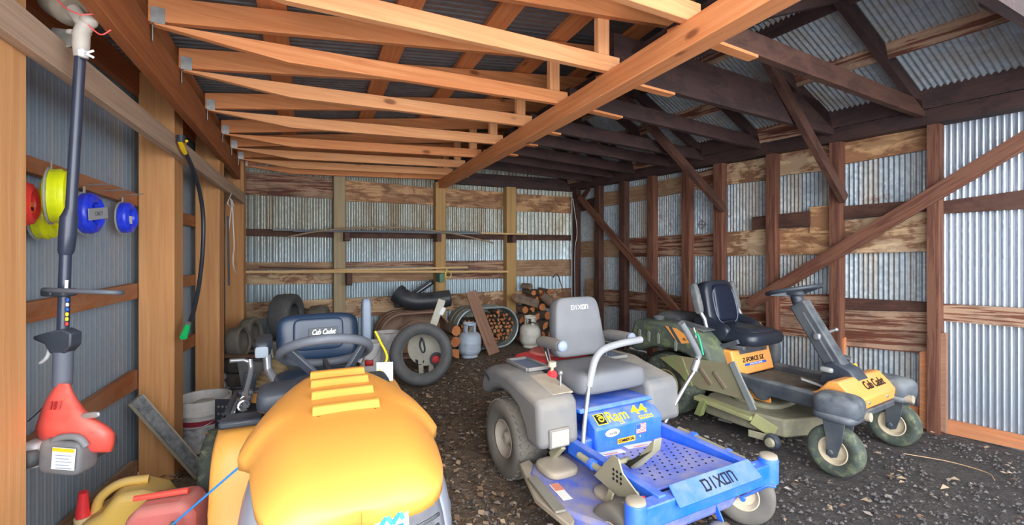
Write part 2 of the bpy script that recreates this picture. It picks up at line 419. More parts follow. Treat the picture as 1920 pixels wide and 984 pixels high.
def boards(W, parent, rows, off, th, mats, name):
    for r in rows:
        x0, a0, b0, x1, a1, b1 = r[:6]
        m = r[6] if len(r) > 6 else mats[0]
        P = [W.hit(x, y, off + th) for x, y in ((x0, a0), (x1, a1), (x1, b1), (x0, b0))]
        t0 = (P[0][0] + P[3][0]) / 2; t1 = (P[1][0] + P[2][0]) / 2
        G().slab([W.p(t0, P[0][1], off), W.p(t1, P[1][1], off), W.p(t1, P[2][1], off), W.p(t0, P[3][1], off)], W.n, th).build(name, m, parent)
z4 = lambda r: [400 + r[0] / 2.46, 300 + r[1] / 2.46, 300 + r[2] / 2.46, 400 + r[3] / 2.46, 300 + r[4] / 2.46, 300 + r[5] / 2.46] + list(r[6:])
boards(WB, wall_back, [z4(r) for r in (
    (130, 52, 108, 560, 85, 127, REDB), (130, 109, 158, 560, 127, 178, REDB), (608, 90, 188, 1028, 130, 207, PEEL), (1068, 130, 213, 1355, 150, 228, PEEL), (1393, 155, 235, 1650, 170, 245, PEEL),
    (130, 316, 350, 560, 325, 357, DARK), (608, 328, 360, 1028, 333, 363, DARK), (1068, 335, 364, 1355, 340, 368, DARK), (1393, 342, 369, 1650, 346, 371, DARK),
    (130, 472, 507, 560, 470, 500, TANB), (130, 522, 575, 560, 512, 570, PEEL2), (608, 470, 498, 1028, 466, 490, REDB), (608, 512, 566, 1028, 505, 554, TANB),
    (1068, 466, 501, 1355, 462, 500, REDB), (1068, 505, 550, 1355, 500, 546, REDB), (1393, 462, 537, 1650, 458, 535, TANB),
    (130, 660, 738, 560, 640, 708, PEEL2), (608, 637, 727, 1028, 620, 702, PEEL2), (1068, 620, 695, 1355, 602, 690, PEEL2), (1393, 605, 665, 1650, 590, 650, PEEL2))], -.018, .035, [PEEL], 'girt')

boards(WR, wall_right, [
    (1088, 378, 396, 1114, 370, 392, DARK), (1124, 362, 388, 1162, 357, 382, TANB), (1172, 353, 380, 1215, 345, 374, TANB), (1224, 342, 371, 1279, 330, 360, TANB), (1290, 328, 358, 1337, 315, 350, REDB),
    (1354, 309, 347, 1438, 295, 337, PEEL2), (1452, 289, 330, 1558, 268, 318, PEEL2), (1572, 270, 309, 1738, 238, 280, PEEL),
    (1084, 453, 482, 1115, 452, 482, TANB), (1124, 451, 482, 1162, 448, 482, TANB), (1172, 447, 481, 1215, 444, 481, REDB), (1224, 443, 481, 1279, 440, 480, REDB), (1290, 440, 480, 1337, 437, 480, REDB),
    (1354, 436, 480, 1438, 429, 478, PEEL2), (1451, 429, 478, 1557, 424, 477, PEEL), (1572, 415, 476, 1738, 395, 471, PEEL2),
    (1118, 542, 572, 1162, 544, 575, REDB), (1170, 545, 578, 1215, 550, 582, REDB), (1223, 548, 585, 1279, 556, 592, REDB), (1290, 557, 592, 1337, 560, 600, REDB), (1354, 555, 606, 1438, 552, 622, REDB),
    (1451, 552, 626, 1557, 552, 637, REDB), (1572, 558, 580, 1738, 566, 584, DARK), (1572, 581, 648, 1738, 585, 663, REDB),
    (1759, 378, 401, 1925, 355, 391, DARK), (1759, 569, 601, 1925, 578, 615, REDB),
    (1773, 786, 812, 1925, 819, 845, SILL), (1640, 746, 769, 1727, 765, 790, SILL)], -.018, .035, [REDB], 'girt')
boards(WR, wall_right, [(1410, 407, 430, 1520, 395, 424, DARK), (1518, 388, 437, 1557, 385, 437, PEEL), (1572, 387, 412, 1738, 374, 396, DARK), (1098, 524, 572, 1113, 522, 575, TANB)], .02, .03, [DARK], 'girt')
boards(WR, wall_right, [(1566, 636, 790, 1582, 633, 792, SILL), (1724, 660, 800, 1740, 657, 806, SILL), (1753, 626, 803, 1773, 624, 812, BROWNP)], .02, .05, [SILL], 'nailer')

# rusty spray mark stencilled on the old sheet: a ring with a cross
t_, z_ = WR.hit(1316, 421, -.018); ring = [WR.p(t_ + .045 * math.cos(2 * PI * i / 24), z_ + .045 * math.sin(2 * PI * i / 24), -.016) for i in range(24)]
gm = G().tube(ring, .004, 6, closed=True)
gm.tube([WR.p(t_ - .07, z_, -.016), WR.p(t_ + .07, z_, -.016)], .004, 6); gm.tube([WR.p(t_, z_ - .07, -.016), WR.p(t_, z_ + .07, -.016)], .004, 6)
MARK = gen('faded_mark', (112, 104, 108)); gm.build('stencil_mark', MARK, wall_right)

# left wall girts
boards(WL, wall_left, [(20, 279, 311, 258, 363, 386, GIRT), (20, 573, 614, 258, 531, 559, GIRT), (20, 850, 872, 258, 693, 728, GIRT), (20, 1075, 1120, 258, 862, 890, TANB),
    (326, 393, 417, 375, 408, 427, GIRT), (326, 519, 541, 375, 514, 533, GIRT), (326, 648, 671, 375, 621, 642, GIRT), (410, 425, 436, 428, 428, 440, GIRT), (410, 505, 522, 428, 503, 520, GIRT), (410, 600, 618, 428, 592, 610, GIRT),
    (326, 800, 830, 375, 745, 770, TANB)], 0, .036, [GIRT], 'girt')
G().plank(WL.p(-.0, 2.56, .025), WL.p(6.2, 2.56, .025), .3, .04).build('top_girt', HEAD, wall_left)

# posts of the siding wall
postn = ['gold corner post where the siding meets the back wall', 'gold timber post behind the grey bucket', 'broad gold timber post with the leaning gutter board', 'pale timber post at the doorway beside the red trimmer']
for i, (px, sz, m) in enumerate(((457, .17, POST), (412, .19, POST), (327, .19, POST), (51, .19, POSTN))):
    # the edge that shows against the room: far inner edge for the door post, near inner edge for the others
    t = WL.hit(px, 600, .226)[0]
    c = t - sz / 2 if i < 3 else t + sz / 2
    g = G().plank(WL.p(c, -.02, .132), WL.p(c, 2.55, .132), .188, sz, up=WL.n)
    struct(g.build('timber_post', m, bev=.006), postn[i], 'post', 'posts of the siding wall')
# back wall posts
for px0, px1, y0, m, lab in ((626, 648, 325, PGREY, 'greyed post on the back wall behind the yellow tractor seat'), (817, 836, 345, POSTB, 'yellow post under the far end of the centre beam'), (950, 968, 352, POSTB, 'yellow back wall post beside the firewood heap')):
    t0, t1 = WB.hit(px0, 500, .14)[0], WB.hit(px1, 500, .14)[0]
    c = (t0 + t1) / 2
    struct(G().plank(WB.p(c, -.02, .08), WB.p(c, 2.42, .08), .12, t1 - t0, up=WB.n).build('timber_post', m, bev=.005), lab, 'post', 'posts of the back wall')
# grey rail nailed across the siding posts
A, B = WL.hit(-60, 0, .245), WL.hit(456, 384, .245)
rail_o = struct(G().plank(WL.p(6.3, 2.185, .25), WL.p(B[0], 2.005, .25), .112, .042).build('cross_rail', RAIL, bev=.003), 'long weathered grey rail nailed across the gold posts', 'rail')
# header of the lean-to and the centre beam
HA, HD = Vector((-3.23, 5.5, 0)), Vector((.4255, -.905, 0)); BA, BD = Vector((-1.07, 6.83, 0)), Vector((.365, -.931, 0))
hp = lambda t, z: HA + HD * t + Vector((0, 0, z)); bp_ = lambda t, z: BA + BD * t + Vector((0, 0, z))
HN = Vector((-.905, -.4255, 0))
struct(G().plank(hp(-.15, 2.345) + HN * .025, hp(5.6, 2.345) + HN * .025, .2, .05).build('header_beam', HEAD, bev=.003), 'brown header beam carrying the joist hangers', 'beam')
struct(G().plank(bp_(-.1, 2.39), bp_(6.6, 2.39), .12, .11).build('centre_beam', NEW1, bev=.005), 'orange centre beam running the depth of the shed under the trusses', 'beam')
# trusses of the lean-to
ordw = ['first', 'second', 'third', 'fourth', 'fifth', 'sixth', 'seventh', 'eighth', 'ninth', 'tenth']
TR = [(.2, .1), (.62, .55), (1.25, 1.15), (1.92, 1.75), (2.6, 2.5), (3.29, 3.3), (3.9, 3.87), (4.52, 4.5), (5.14, 5.1), (5.8, 5.75)]
for i, (tb, th) in enumerate(TR):
    a, b = hp(th, 0), bp_(tb, 0); d = (b - a); L = d.length; d.normalize(); nrm = d.cross(Vector((0, 0, 1)))
    T = thing('roof_truss', f'new orange lean-to truss, {ordw[i]} from the back wall', 'truss', a, 0, 'new trusses of the lean-to', 'structure')
    def loc(x, z): return d * x + Vector((0, 0, z))
    zb = 2.45
    G().prism([(.02, 2.425), (.55, 2.372), (L + .03, zb), (L + .03, zb + .09), (.02, 2.432)], (0, 0, 0), d, (0, 0, 1), .04).build('bottom_chord', NEW2 if i % 3 else NEW1, T, bev=.003)
    rise = .33 / L
    G().prism([(.0, 2.435), (L * 1.42, 2.435 + rise * L * 1.42), (L * 1.42, 2.555 + rise * L * 1.42), (0, 2.545)], (0, 0, 0), d, (0, 0, 1), .04).build('rafter', NEW1, T, bev=.003)
    G().plank(loc(L - .05, zb + .02) - nrm * .042, loc(L - .05, 2.62 + .33) - nrm * .042, .085, .036, up=d).build('web_post', NEW2, T, bev=.002)
    h = G(); h.box(loc(.035, 2.465) - nrm * .024, (.05, .003, .07), Matrix.Rotation(math.atan2(d.y, d.x), 3, 'Z')); h.box(loc(.012, 2.41) - nrm * .03, (.003, .03, .09), Matrix.Rotation(math.atan2(d.y, d.x), 3, 'Z'))
    h.box(loc(.035, 2.465) + nrm * .024, (.05, .003, .07), Matrix.Rotation(math.atan2(d.y, d.x), 3, 'Z'))
    h.build('joist_hanger', HANG, T)
# pencilled grade stamps on three chords
INK = gen('ink', (96, 62, 40))
# lean-to roof sheet and purlins
def roofp(t, q, z=0):
    a, b = hp(t * .985, 0), bp_(t, 0); return a + (b - a) * q + Vector((0, 0, 2.60 + .33 * q + z))
g = G(); n = 860; qs = (-.35, 1.0, 1.75); vs = []
for i in range(n + 1):
    t = -.15 + 5.9 * i / n; ph = (t / .055) % 1; a = .009 if ph < .35 else 0
    for q in qs: vs.append(roofp(t, q, a))
g.add(vs, [(3 * i + j, 3 * i + j + 1, 3 * i + j + 4, 3 * i + j + 3) for i in range(n) for j in (0, 1)])
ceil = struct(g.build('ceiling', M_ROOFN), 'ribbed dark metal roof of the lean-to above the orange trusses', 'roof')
for q in (-.04, .21, .50, .75, .98, 1.23):
    G().plank(roofp(-.1, q, -.02), roofp(5.6, q, -.02), .13, .036, up=(bp_(2, 0) - hp(2, 0))).build('purlin', NEW1, ceil)

# old roof over the dark half: ties, rafters, boards, metal
TIES = [(-.05, .02, 0), (1.1, WR.hit(1121, 400)[0], 0), (1.65, WR.hit(1158, 400)[0], 0), (2.1, WR.hit(1199, 400)[0], 0), (2.6, WR.hit(1266, 400)[0], 0), (3.1, WR.hit(1328, 400)[0], 0), (3.8, WR.hit(1436, 400)[0], 0), (4.36, WR.hit(1572, 400)[0], 1), (5.0, WR.hit(1740, 400)[0], 0), (5.8, WR.hit(1740, 400)[0] + .95, 0)]
PL = 2.54; RZ = 3.12
def tie_pts(i):
    tb, tw, _ = TIES[i]; return bp_(tb, 0) + Vector((.09, .05, 0)), WR.p(tw, 0, .02)
def ridge(i):
    a, b = tie_pts(i); return a.lerp(b, .5) + Vector((0, 0, RZ))
g = G(); vs = []; cnt = 0
for i in range(len(TIES) - 1):
    r0, r1 = ridge(i), ridge(i + 1); e0, e1 = [tie_pts(j)[1] + WR.n * -.16 + Vector((0, 0, PL - .04)) for j in (i, i + 1)]
    m = max(8, int((e1 - e0).length / .04 * 8))
    for k_ in range(m + (i == len(TIES) - 2)):
        f = k_ / m; s = (TIES[i][1] + (TIES[i + 1][1] - TIES[i][1]) * f) / .04
        dz = Vector((0, 0, .05 + .0065 * math.sin(2 * PI * s)))
        vs += [r0.lerp(r1, f) + dz, e0.lerp(e1, f) + dz]; cnt += 1
g.add(vs, [(2 * i, 2 * i + 2, 2 * i + 3, 2 * i + 1) for i in range(cnt - 1)])
roof = struct(g.build('ceiling_old', M_ROOFO), 'old corrugated roof slope over the blackened rafters', 'roof')
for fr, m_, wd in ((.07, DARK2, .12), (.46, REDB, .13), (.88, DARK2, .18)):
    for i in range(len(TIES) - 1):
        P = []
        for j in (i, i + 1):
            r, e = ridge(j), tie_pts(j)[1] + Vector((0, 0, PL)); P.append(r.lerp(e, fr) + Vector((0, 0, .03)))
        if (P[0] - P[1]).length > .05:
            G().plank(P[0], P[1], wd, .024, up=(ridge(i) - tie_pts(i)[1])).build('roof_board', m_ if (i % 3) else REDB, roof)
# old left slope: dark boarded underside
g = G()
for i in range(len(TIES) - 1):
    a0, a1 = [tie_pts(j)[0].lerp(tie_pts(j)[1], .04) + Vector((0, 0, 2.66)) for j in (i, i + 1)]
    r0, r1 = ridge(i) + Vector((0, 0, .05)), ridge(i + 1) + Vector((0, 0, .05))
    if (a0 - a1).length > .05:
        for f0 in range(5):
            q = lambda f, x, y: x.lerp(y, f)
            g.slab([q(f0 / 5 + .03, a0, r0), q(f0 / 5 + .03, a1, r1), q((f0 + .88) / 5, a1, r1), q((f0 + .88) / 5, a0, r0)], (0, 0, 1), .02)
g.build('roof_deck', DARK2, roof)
tiel = ['old dark tie beam against the back gable', 'old dark tie beam nearest the back gable but one', 'thin blackened tie beam, third from the back gable', 'blackened tie beam, fourth from the back gable', 'blackened tie beam, fifth from the back gable', 'blackened tie beam, sixth from the back gable', 'violet-black tie beam, seventh from the back gable', 'broad dark board used as tie beam above the black seat', 'brown weathered tie beam over the steering column of the olive mower', 'blackened tie beam over the doorway']
for i in range(len(TIES)):
    a, b = tie_pts(i); d = (b - a); L = d.length; d.normalize(); big = TIES[i][2]
    T = thing('tie_beam', tiel[i].replace('nearest the back gable but one', 'second from the back gable'), 'beam', a, 0, 'old roof frame', 'structure')
    wd = .27 if big else .12
    z0 = 2.50 + wd / 2
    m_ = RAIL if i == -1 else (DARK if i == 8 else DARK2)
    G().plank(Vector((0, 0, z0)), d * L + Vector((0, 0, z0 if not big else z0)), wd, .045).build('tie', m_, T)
    G().plank(d * (L - .02) + Vector((0, 0, PL + .02)), d * (L / 2) + Vector((0, 0, RZ - .02)), .10, .045).build('rafter', DARK2, T)
    G().plank(d * (.08) + Vector((0, 0, PL + .02)), d * (L / 2) + Vector((0, 0, RZ - .02)), .10, .045).build('rafter', DARK2, T)
    if i >= 3:
        n_ = d.cross(Vector((0, 0, 1)))
        G().plank(Vector((0, 0, 2.49)) + d * -.1, Vector((0, 0, 2.49)) + d * (.55 if i > 5 else .34), .016, .06, up=(0, 0, 1)).build('splice_block', NEW1, T)
    if i in (5, 7):
        sp = (1350, 392) if i == 5 else (1572, 374)
        tb, zb = WR.hit(sp[0], sp[1], .11)
        f = .62 if i == 5 else .47
        e = WR.p(tb, zb, .11) - a
        top = d * (L * (1 - f)) + Vector((0, 0, PL + (RZ - PL) * min(1, 2 * f) - .06))
        G().plank(top + Vector((.03, -.03, 0)), e + Vector((.03, -.03, 0)), .10, .045, up=d).build('knee_brace', DARK, T)
# hanging post and dark boards over the doorway
a, b = tie_pts(9); d = (b - a).normalized(); L = (b - a).length
q = a + d * (L * .40)
T = thing('gable_framing', 'blackened boards of the old gable above the doorway with a hanging post', 'framing', q, 0, 'old roof frame', 'structure')
G().plank(Vector((0, 0, 2.55)) - d.cross(Vector((0, 0, 1))) * .05, Vector((0, 0, 3.2)) - d.cross(Vector((0, 0, 1))) * .05, .15, .05, up=d).build('hanging_post', DARK, T)
for r in range(2):
    G().plank(d * .1 + Vector((0, 0, 2.72 + r * .2)) , d * (L * .45) + Vector((0, 0, 2.72 + r * .2)), .19, .03).build('gable_board', DARK2, T)

# top plate, studs and braces of the old wall
struct(G().plank(WR.p(-.05, 2.495, .06), WR.p(7.4, 2.495, .06), .12, .15).build('top_plate', DARK2), 'blackened top plate along the old wall', 'beam')
struct(G().plank(WB.p(2.6, 2.47, .05), WB.p(5.06, 2.47, .05), .10, .09).build('gable_plate', DARK2), 'blackened plate on top of the back wall', 'beam')
nm = ['corner stud between the back wall and the old wall', 'first wall stud after the back corner', 'second wall stud from the back corner', 'third wall stud from the back corner behind the diagonal brace', 'fourth wall stud from the back corner', 'fifth wall stud from the back corner carrying a knee brace', 'wall stud behind the black mower seat', 'wall stud behind the mower steering column', 'wall stud beside the bright new sheet']
for (x0, x1), lab in zip(((1069, 1085), (1113, 1125), (1160, 1172), (1212, 1226), (1278, 1292), (1335, 1356), (1436, 1453), (1555, 1575), (1738, 1760)), nm):
    t0, t1 = WR.hit(x0, 500, .11)[0], WR.hit(x1, 500, .11)[0]; c = max((t0 + t1) / 2, .06)
    struct(G().plank(WR.p(c, -.02, .066), WR.p(c, 2.44, .066), .095, min(max(t1 - t0, .05), .11), up=WR.n).build('wall_stud', STUD if x0 > 1200 else DARK), 'old red-brown ' + lab, 'stud', 'studs of the old wall')
def wall_brace(p, q, w_, m_, lab):
    A, B = WR.hit(p[0], p[1], .13), WR.hit(q[0], q[1], .13)
    struct(G().plank(WR.p(A[0], A[1], .137), WR.p(B[0], B[1], .137), w_, .04).build('diagonal_brace', m_, bev=.002), lab, 'brace', 'braces of the old wall')
wall_brace((1960, 240), (1406, 570), .115, STUD, 'long dark diagonal brace rising from the black mower seat over the bright sheet')
wall_brace((1086, 368), (1284, 600), .10, STUD, 'brown diagonal brace falling from the back corner to the olive mower')
struct(G().plank(WB.p(5.0, 2.1, .12), WR.p(.55, 2.42, .1), .07, .03).build('corner_brace', DARK), 'short dark brace high in the back corner', 'brace')

# ------------------------------------------------------------------ machine materials
DUST = (186, 172, 150)
YEL = gen('yellow_hood', (238, 166, 78), (234, 158, 68), .4, 3, .38)
YELF = gen('yellow_fender', (246, 176, 84), (240, 166, 70), .4, 3, .45, dust=DUST, damt=.12)
ORG = gen('orange_paint', (236, 158, 76), (228, 148, 64), .4, 5, .45, dust=DUST, damt=.25)
BLUE = gen('blue_paint', (16, 100, 226), (28, 112, 236), .4, 8, .42, dust=(168, 168, 190), damt=.5, grime=(90, 130, 215), gamt=.3, lo=.03)
BLUEF = gen('blue_footplate', (78, 108, 224), (120, 138, 226), .6, 9, .5, dust=(186, 178, 178), damt=.6)
GREYP = gen('grey_plastic', (112, 114, 118), (98, 102, 108), .5, 5, .6, dust=(166, 154, 136), damt=.6)
SEATG = gen('grey_vinyl', (106, 110, 118), (94, 98, 106), .5, 6, .62, dust=(150, 144, 136), damt=.35)
BLK = gen('black_plastic', (46, 54, 66), (34, 40, 50), .5, 8, .42, dust=(130, 136, 144), damt=.25)
BLKD = gen('dirty_black_plastic', (58, 64, 74), (44, 50, 60), .6, 8, .55, dust=(150, 152, 150), damt=.5)
NAVY = gen('dark_vinyl', (36, 56, 82), (28, 44, 66), .5, 4, .34)
VINYL = gen('black_vinyl', (32, 38, 50), (24, 28, 38), .5, 6, .3, dust=(90, 96, 108), damt=.15)
OLIVE = gen('mossy_dark_plastic', (70, 78, 74), (58, 66, 64), .6, 7, .62, grime=(112, 124, 74), gamt=.7, dust=(120, 128, 104), damt=.45)
MOSS = gen('moss_green_rubber', (128, 142, 86), (112, 118, 84), .7, 6, .7, grime=(140, 112, 92), gamt=.6)
DECKO = gen('dirty_deck', (128, 124, 108), (108, 106, 94), .6, 8, .7, grime=(146, 150, 108), gamt=.6, dust=(150, 140, 116), damt=.6)
TYRE = gen('dusty_tyre', (104, 101, 96), (82, 80, 80), .6, 9, .8, dust=(160, 148, 130), damt=.4)
TYREG = gen('mossy_tyre', (74, 82, 74), (58, 64, 62), .6, 9, .8, grime=(122, 128, 96), gamt=.7)
TYREB = gen('black_tyre', (78, 82, 88), (58, 61, 66), .6, 9, .6, dust=(142, 136, 126), damt=.3, grime=(116, 108, 96), gamt=.35)
TYRED = gen('old_tyre', (100, 97, 92), (74, 72, 70), .6, 9, .8, dust=(150, 140, 122), damt=.6)
RIMT = gen('tan_rim', (206, 192, 166), (186, 170, 144), .5, 9, .55, dust=DUST, damt=.4)
RIMG = gen('dusty_rim', (168, 158, 146), (146, 138, 128), .5, 9, .6)
RIMO = gen('mossy_rim', (168, 158, 116), (142, 140, 98), .6, 9, .6)
STEEL = gen('steel', (176, 180, 186), (146, 150, 156), .5, 20, .35, .7)
PLATE = gen('olive_zinc', (172, 168, 142), (152, 148, 124), .6, 12, .45, .3, dust=DUST, damt=.4)
TAN = gen('dusty_tan_metal', (172, 160, 142), (148, 138, 124), .6, 10, .75)
REDP = gen('red_plastic', (236, 50, 62), (226, 42, 54), .4, 6, .45, dust=(226, 150, 144), damt=.2)
WHT = gen('white_plastic', (232, 236, 240), (214, 220, 226), .4, 8, .45, dust=DUST, damt=.15)
WHTP = gen('white_print', (240, 240, 236), rough=.5)
YELP = gen('yellow_print', (250, 220, 40), rough=.5)
BLKP = gen('black_print', (24, 24, 28), rough=.5)
BLUP = gen('blue_print', (40, 90, 190), rough=.5)
REDPR = gen('red_print', (214, 60, 56), rough=.5)
ORGP = gen('orange_print', (248, 180, 40), rough=.5)
GREENP = gen('green_plastic', (20, 190, 140), rough=.45)
LENS = gen('lamp_lens', (206, 204, 190), (186, 184, 170), .5, 30, .3)
CHROME = gen('chrome', (214, 218, 224), rough=.2, metal=.9)
kk = N('headlight_glass'); kk.b.inputs['Transmission Weight'].default_value = .4; kk.b.inputs['IOR'].default_value = 1.3
HGLASS = kk.out((176, 182, 196), .22)
GRILLE = gen('grille_grey', (112, 116, 128), (98, 102, 114), .6, 14, .5, dust=(160, 156, 156), damt=.5)

def tyre_profile(R, W, rim):
    s = R - rim
    return [(rim, -.36 * W), (rim + .12 * s, -.42 * W), (rim + .45 * s, -.5 * W), (rim + .75 * s, -.49 * W), (R - .07 * s, -.43 * W), (R, -.34 * W), (R + .01 * s, 0), (R, .34 * W), (R - .07 * s, .43 * W), (rim + .75 * s, .49 * W), (rim + .45 * s, .5 * W), (rim + .12 * s, .42 * W), (rim, .36 * W), (rim + .3 * s, .3 * W), (R - .2 * s, .3 * W), (R - .2 * s, -.3 * W), (rim + .3 * s, -.3 * W)]
def tread(parent, c, R, W, n, rows, mat, axis=(0, 1, 0), h=.008, slant=.5):
    a = Vector(axis).normalized(); hh = Vector((0, 0, 1)) if abs(a.z) < .9 else Vector((1, 0, 0)); x = a.cross(hh).normalized(); y = a.cross(x)
    g = G(); c = Vector(c)
    for r in range(rows):
        v = (r + .5) / rows - .5
        for i in range(n):
            an = 2 * PI * (i + .5 * (r % 2)) / n
            rad = x * math.cos(an) + y * math.sin(an); tan = a.cross(rad)
            sl = slant * (1 if r % 2 else -1)
            u1 = (a + tan * sl).normalized(); u2 = rad.cross(u1)
            m = Matrix((u1, u2, rad)).transposed()
            g.box(c + a * (v * W * .86) + rad * (R - .002 - .012 * abs(v) * 2), (W * .80 / rows, 2 * PI * R / n * .62, h * 2), m)
    return g.build('tread', mat, parent)
def wheel(name, parent, c, R, W, rim, tm, rm, axis=(0, 1, 0), face=1, lugs=None, hubr=.3):
    """wheel part made of a tyre with a rim (sub-part) and tread (sub-part); face = side of the axis the dish faces"""
    t = G().lathe(tyre_profile(R, W, rim), c, axis, 44, closed=True).build(name, tm, parent)
    f = face
    pr = [(rim * 1.03, f * .40 * W), (rim * .97, f * .40 * W), (rim * .93, f * .30 * W), (rim * .84, f * .22 * W), (rim * .78, f * .08 * W), (rim * .45, f * .05 * W), (rim * (hubr + .06), f * .1 * W), (rim * hubr, f * .32 * W), (rim * hubr * .6, f * .36 * W), (.0, f * .36 * W)]
    r = G().lathe(pr, c, axis, 36); r.lathe([(rim * 1.0, -.4 * W), (rim * .98, .4 * W)], c, axis, 36)
    r.build('rim', rm, t, solid=.004)
    if lugs: tread(t, c, R, W, lugs[0], lugs[1], tm, axis, lugs[2] if len(lugs) > 2 else .008)
    return t
def rotz(v): return Matrix.Rotation(v, 3, 'Z')
def roty(v): return Matrix.Rotation(v, 3, 'Y')
def rotx(v): return Matrix.Rotation(v, 3, 'X')

# ------------------------------------------------------------------ yellow lawn tractor
T = thing('lawn_tractor', 'yellow lawn tractor with louvred hood and navy seat facing the doorway', 'lawn tractor', (-1.08, 2.57, 0), math.atan2(-.909, .416))
yc = .05
# hood
st = [(.64, .150, .900, .865), (.66, .160, .912, .870), (.72, .200, .914, .852), (.80, .245, .914, .832), (.88, .280, .913, .812), (.96, .306, .912, .796), (1.04, .320, .910, .784), (1.09, .322, .908, .778), (1.12, .302, .906, .782), (1.15, .284, .905, .786), (1.22, .276, .900, .789), (1.30, .268, .892, .790), (1.37, .258, .880, .790), (1.43, .248, .866, .789), (1.485, .233, .848, .786), (1.52, .214, .830, .782), (1.543, .190, .812, .778), (1.556, .155, .798, .774), (1.563, .10, .788, .771), (1.566, .0006, .780, .769)]
g = G(); rings = []
M_ = 32
for x, hw, zt, ze in st:
    rg = []
    for i in range(M_ + 1):
        u = -1 + 2 * i / M_; uu = math.copysign(abs(u) ** .8, u)
        drop = (zt - ze) * (.14 * abs(uu) ** 2 + .86 * max(0, (abs(uu) - .46) / .54) ** 2.2)
        rg.append(Vector((x, yc + hw * uu, zt - drop)))
    rg = [Vector((x, yc - hw * .99, ze - .035))] + rg + [Vector((x, yc + hw * .99, ze - .035))]
    rings.append(rg)
g.loft(rings, cap=False, closed=False)
hood = g.build('hood', YEL, T, solid=.008, sharp=60)
def hood_z(x, y):
    for (x0, h0, t0, e0), (x1, h1, t1, e1) in zip(st, st[1:]):
        if x0 <= x <= x1:
            f = (x - x0) / (x1 - x0); hw, zt, ze = h0 + (h1 - h0) * f, t0 + (t1 - t0) * f, e0 + (e1 - e0) * f
            u = abs(y - yc) / hw; return zt - (zt - ze) * (.14 * u * u + .86 * max(0, (u - .46) / .54) ** 2.2)
    return .9
for i, (x, w_) in enumerate(((.715, .105), (.84, .105), (.985, .105), (1.135, .105))):
    z0, z1 = hood_z(max(.645, x - .085), yc), hood_z(x + .03, yc)
    g = G(); a, b = w_ * .93, w_
    vs = []
    for y_, k_ in ((-b, 1), (b, 1)):
        vs += [Vector((x - .085, yc + y_ * .90, z0 - .004)), Vector((x - .012, yc + y_ * 1.0, z1 + .026)), Vector((x + .008, yc + y_ * 1.02, z1 + .024)), Vector((x + .034, yc + y_ * 1.04, z1 - .004))]
    g.add(vs, [(0, 1, 5, 4), (1, 2, 6, 5), (2, 3, 7, 6), (0, 4, 7, 3), (0, 3, 2, 1), (4, 5, 6, 7)])
    lv = g.build('louvre', YEL, hood, bev=.004)
    if i > 1:
        G().box((x + .0365, yc - .055, z1 - .001), (.006, .075, .006)).box((x + .0365, yc + .055, z1 - .001), (.006, .075, .006)).build('vent_slot', BLKP, lv)
# nose below the hood: grille, headlights, cheeks
def nose(a):
    a = math.radians(a); c, s_ = math.cos(a), math.sin(a)
    return 1.10 + .455 * abs(c) ** .60, yc + .318 * math.copysign(abs(s_) ** .66, s_)
def band(name, a0, a1, z0, z1, mat, off=0, lean=.17, n=14, parent=T, solid=.012):
    g = G(); rg = []
    for k_ in range(7):
        f = k_ / 6; z = z0 + (z1 - z0) * f; rr = []
        for i in range(n + 1):
            x, y = nose(a0 + (a1 - a0) * i / n); s_ = 1 + off - lean * f ** 3
            rr.append(Vector((1.10 + (x - 1.10) * s_, yc + (y - yc) * s_, z)))
        rg.append(rr)
    return g.loft(rg, cap=False, closed=False).build(name, mat, parent, solid=solid, sharp=50)
gr = band('grille', -46, 46, .42, .776, GRILLE)
band('grille_rim', -47, 47, .752, .774, BLKD, -.11, parent=gr)
for k_ in range(9):
    z = .45 + .03 * k_
    band('grille_bar', -34, 34, z, z + .008, BLKD, .006, .0, parent=gr, solid=.006)
for s_, lab in ((-1, 'headlight'), (1, 'headlight')):
    h = band('headlight', s_ * 46, s_ * 88, .47, .781, HGLASS, .0, n=12, solid=.006)
    band('reflector', s_ * 47, s_ * 87, .45, .772, BLKD, -.12, n=10, parent=h)
    for j in (58, 72):
        x, y = nose(s_ * j); x = 1.12 + (x - 1.12) * .9; y = yc + (y - yc) * .9
        G().sq((x, y, .58), (.06, .07, .1), (.5, .5)).build('lamp_reflector', CHROME, h)
    g = G()
    for x0, x1, z0, z1 in ((.72, 1.14, .36, .74),):
        g.prism([(.70, .40), (1.16, .40), (1.13, .74), (1.0, .76), (.88, .74), (.72, .55)], (0, yc + s_ * .272, 0), (1, 0, 0), (0, 0, 1), .016)
    g.build('side_panel', YEL, T, bev=.006)
    band('cheek', s_ * 50, s_ * 90, .30, .47, YEL, .02, .0)
band('bumper', -50, 50, .28, .43, BLKD, .03, 0)
bx, by = nose(2)
bd = card('badge', (bx + .008, by + .04, .742), (0, 1, 0), (-.35, 0, 1), .088, .062, gen('badge_silver', (200, 206, 212), rough=.3, metal=.3), gr, .012)
bs = G()
for pts_ in (((-.032, -.012), (-.012, .012)), ((-.012, .012), (.002, -.008)), ((.002, -.008), (.022, .014)), ((.022, .014), (.03, -.002)), ((-.03, -.02), (.03, -.016))):
    P2 = [Vector((bx + .0155 - .35 * q[1], by + .04 + q[0], .742 + q[1])) for q in pts_]
    bs.plank(P2[0], P2[1], .003, .011, up=(1, 0, 0))
bs.build('emblem', gen('emblem_blue', (20, 130, 220), rough=.4), bd)
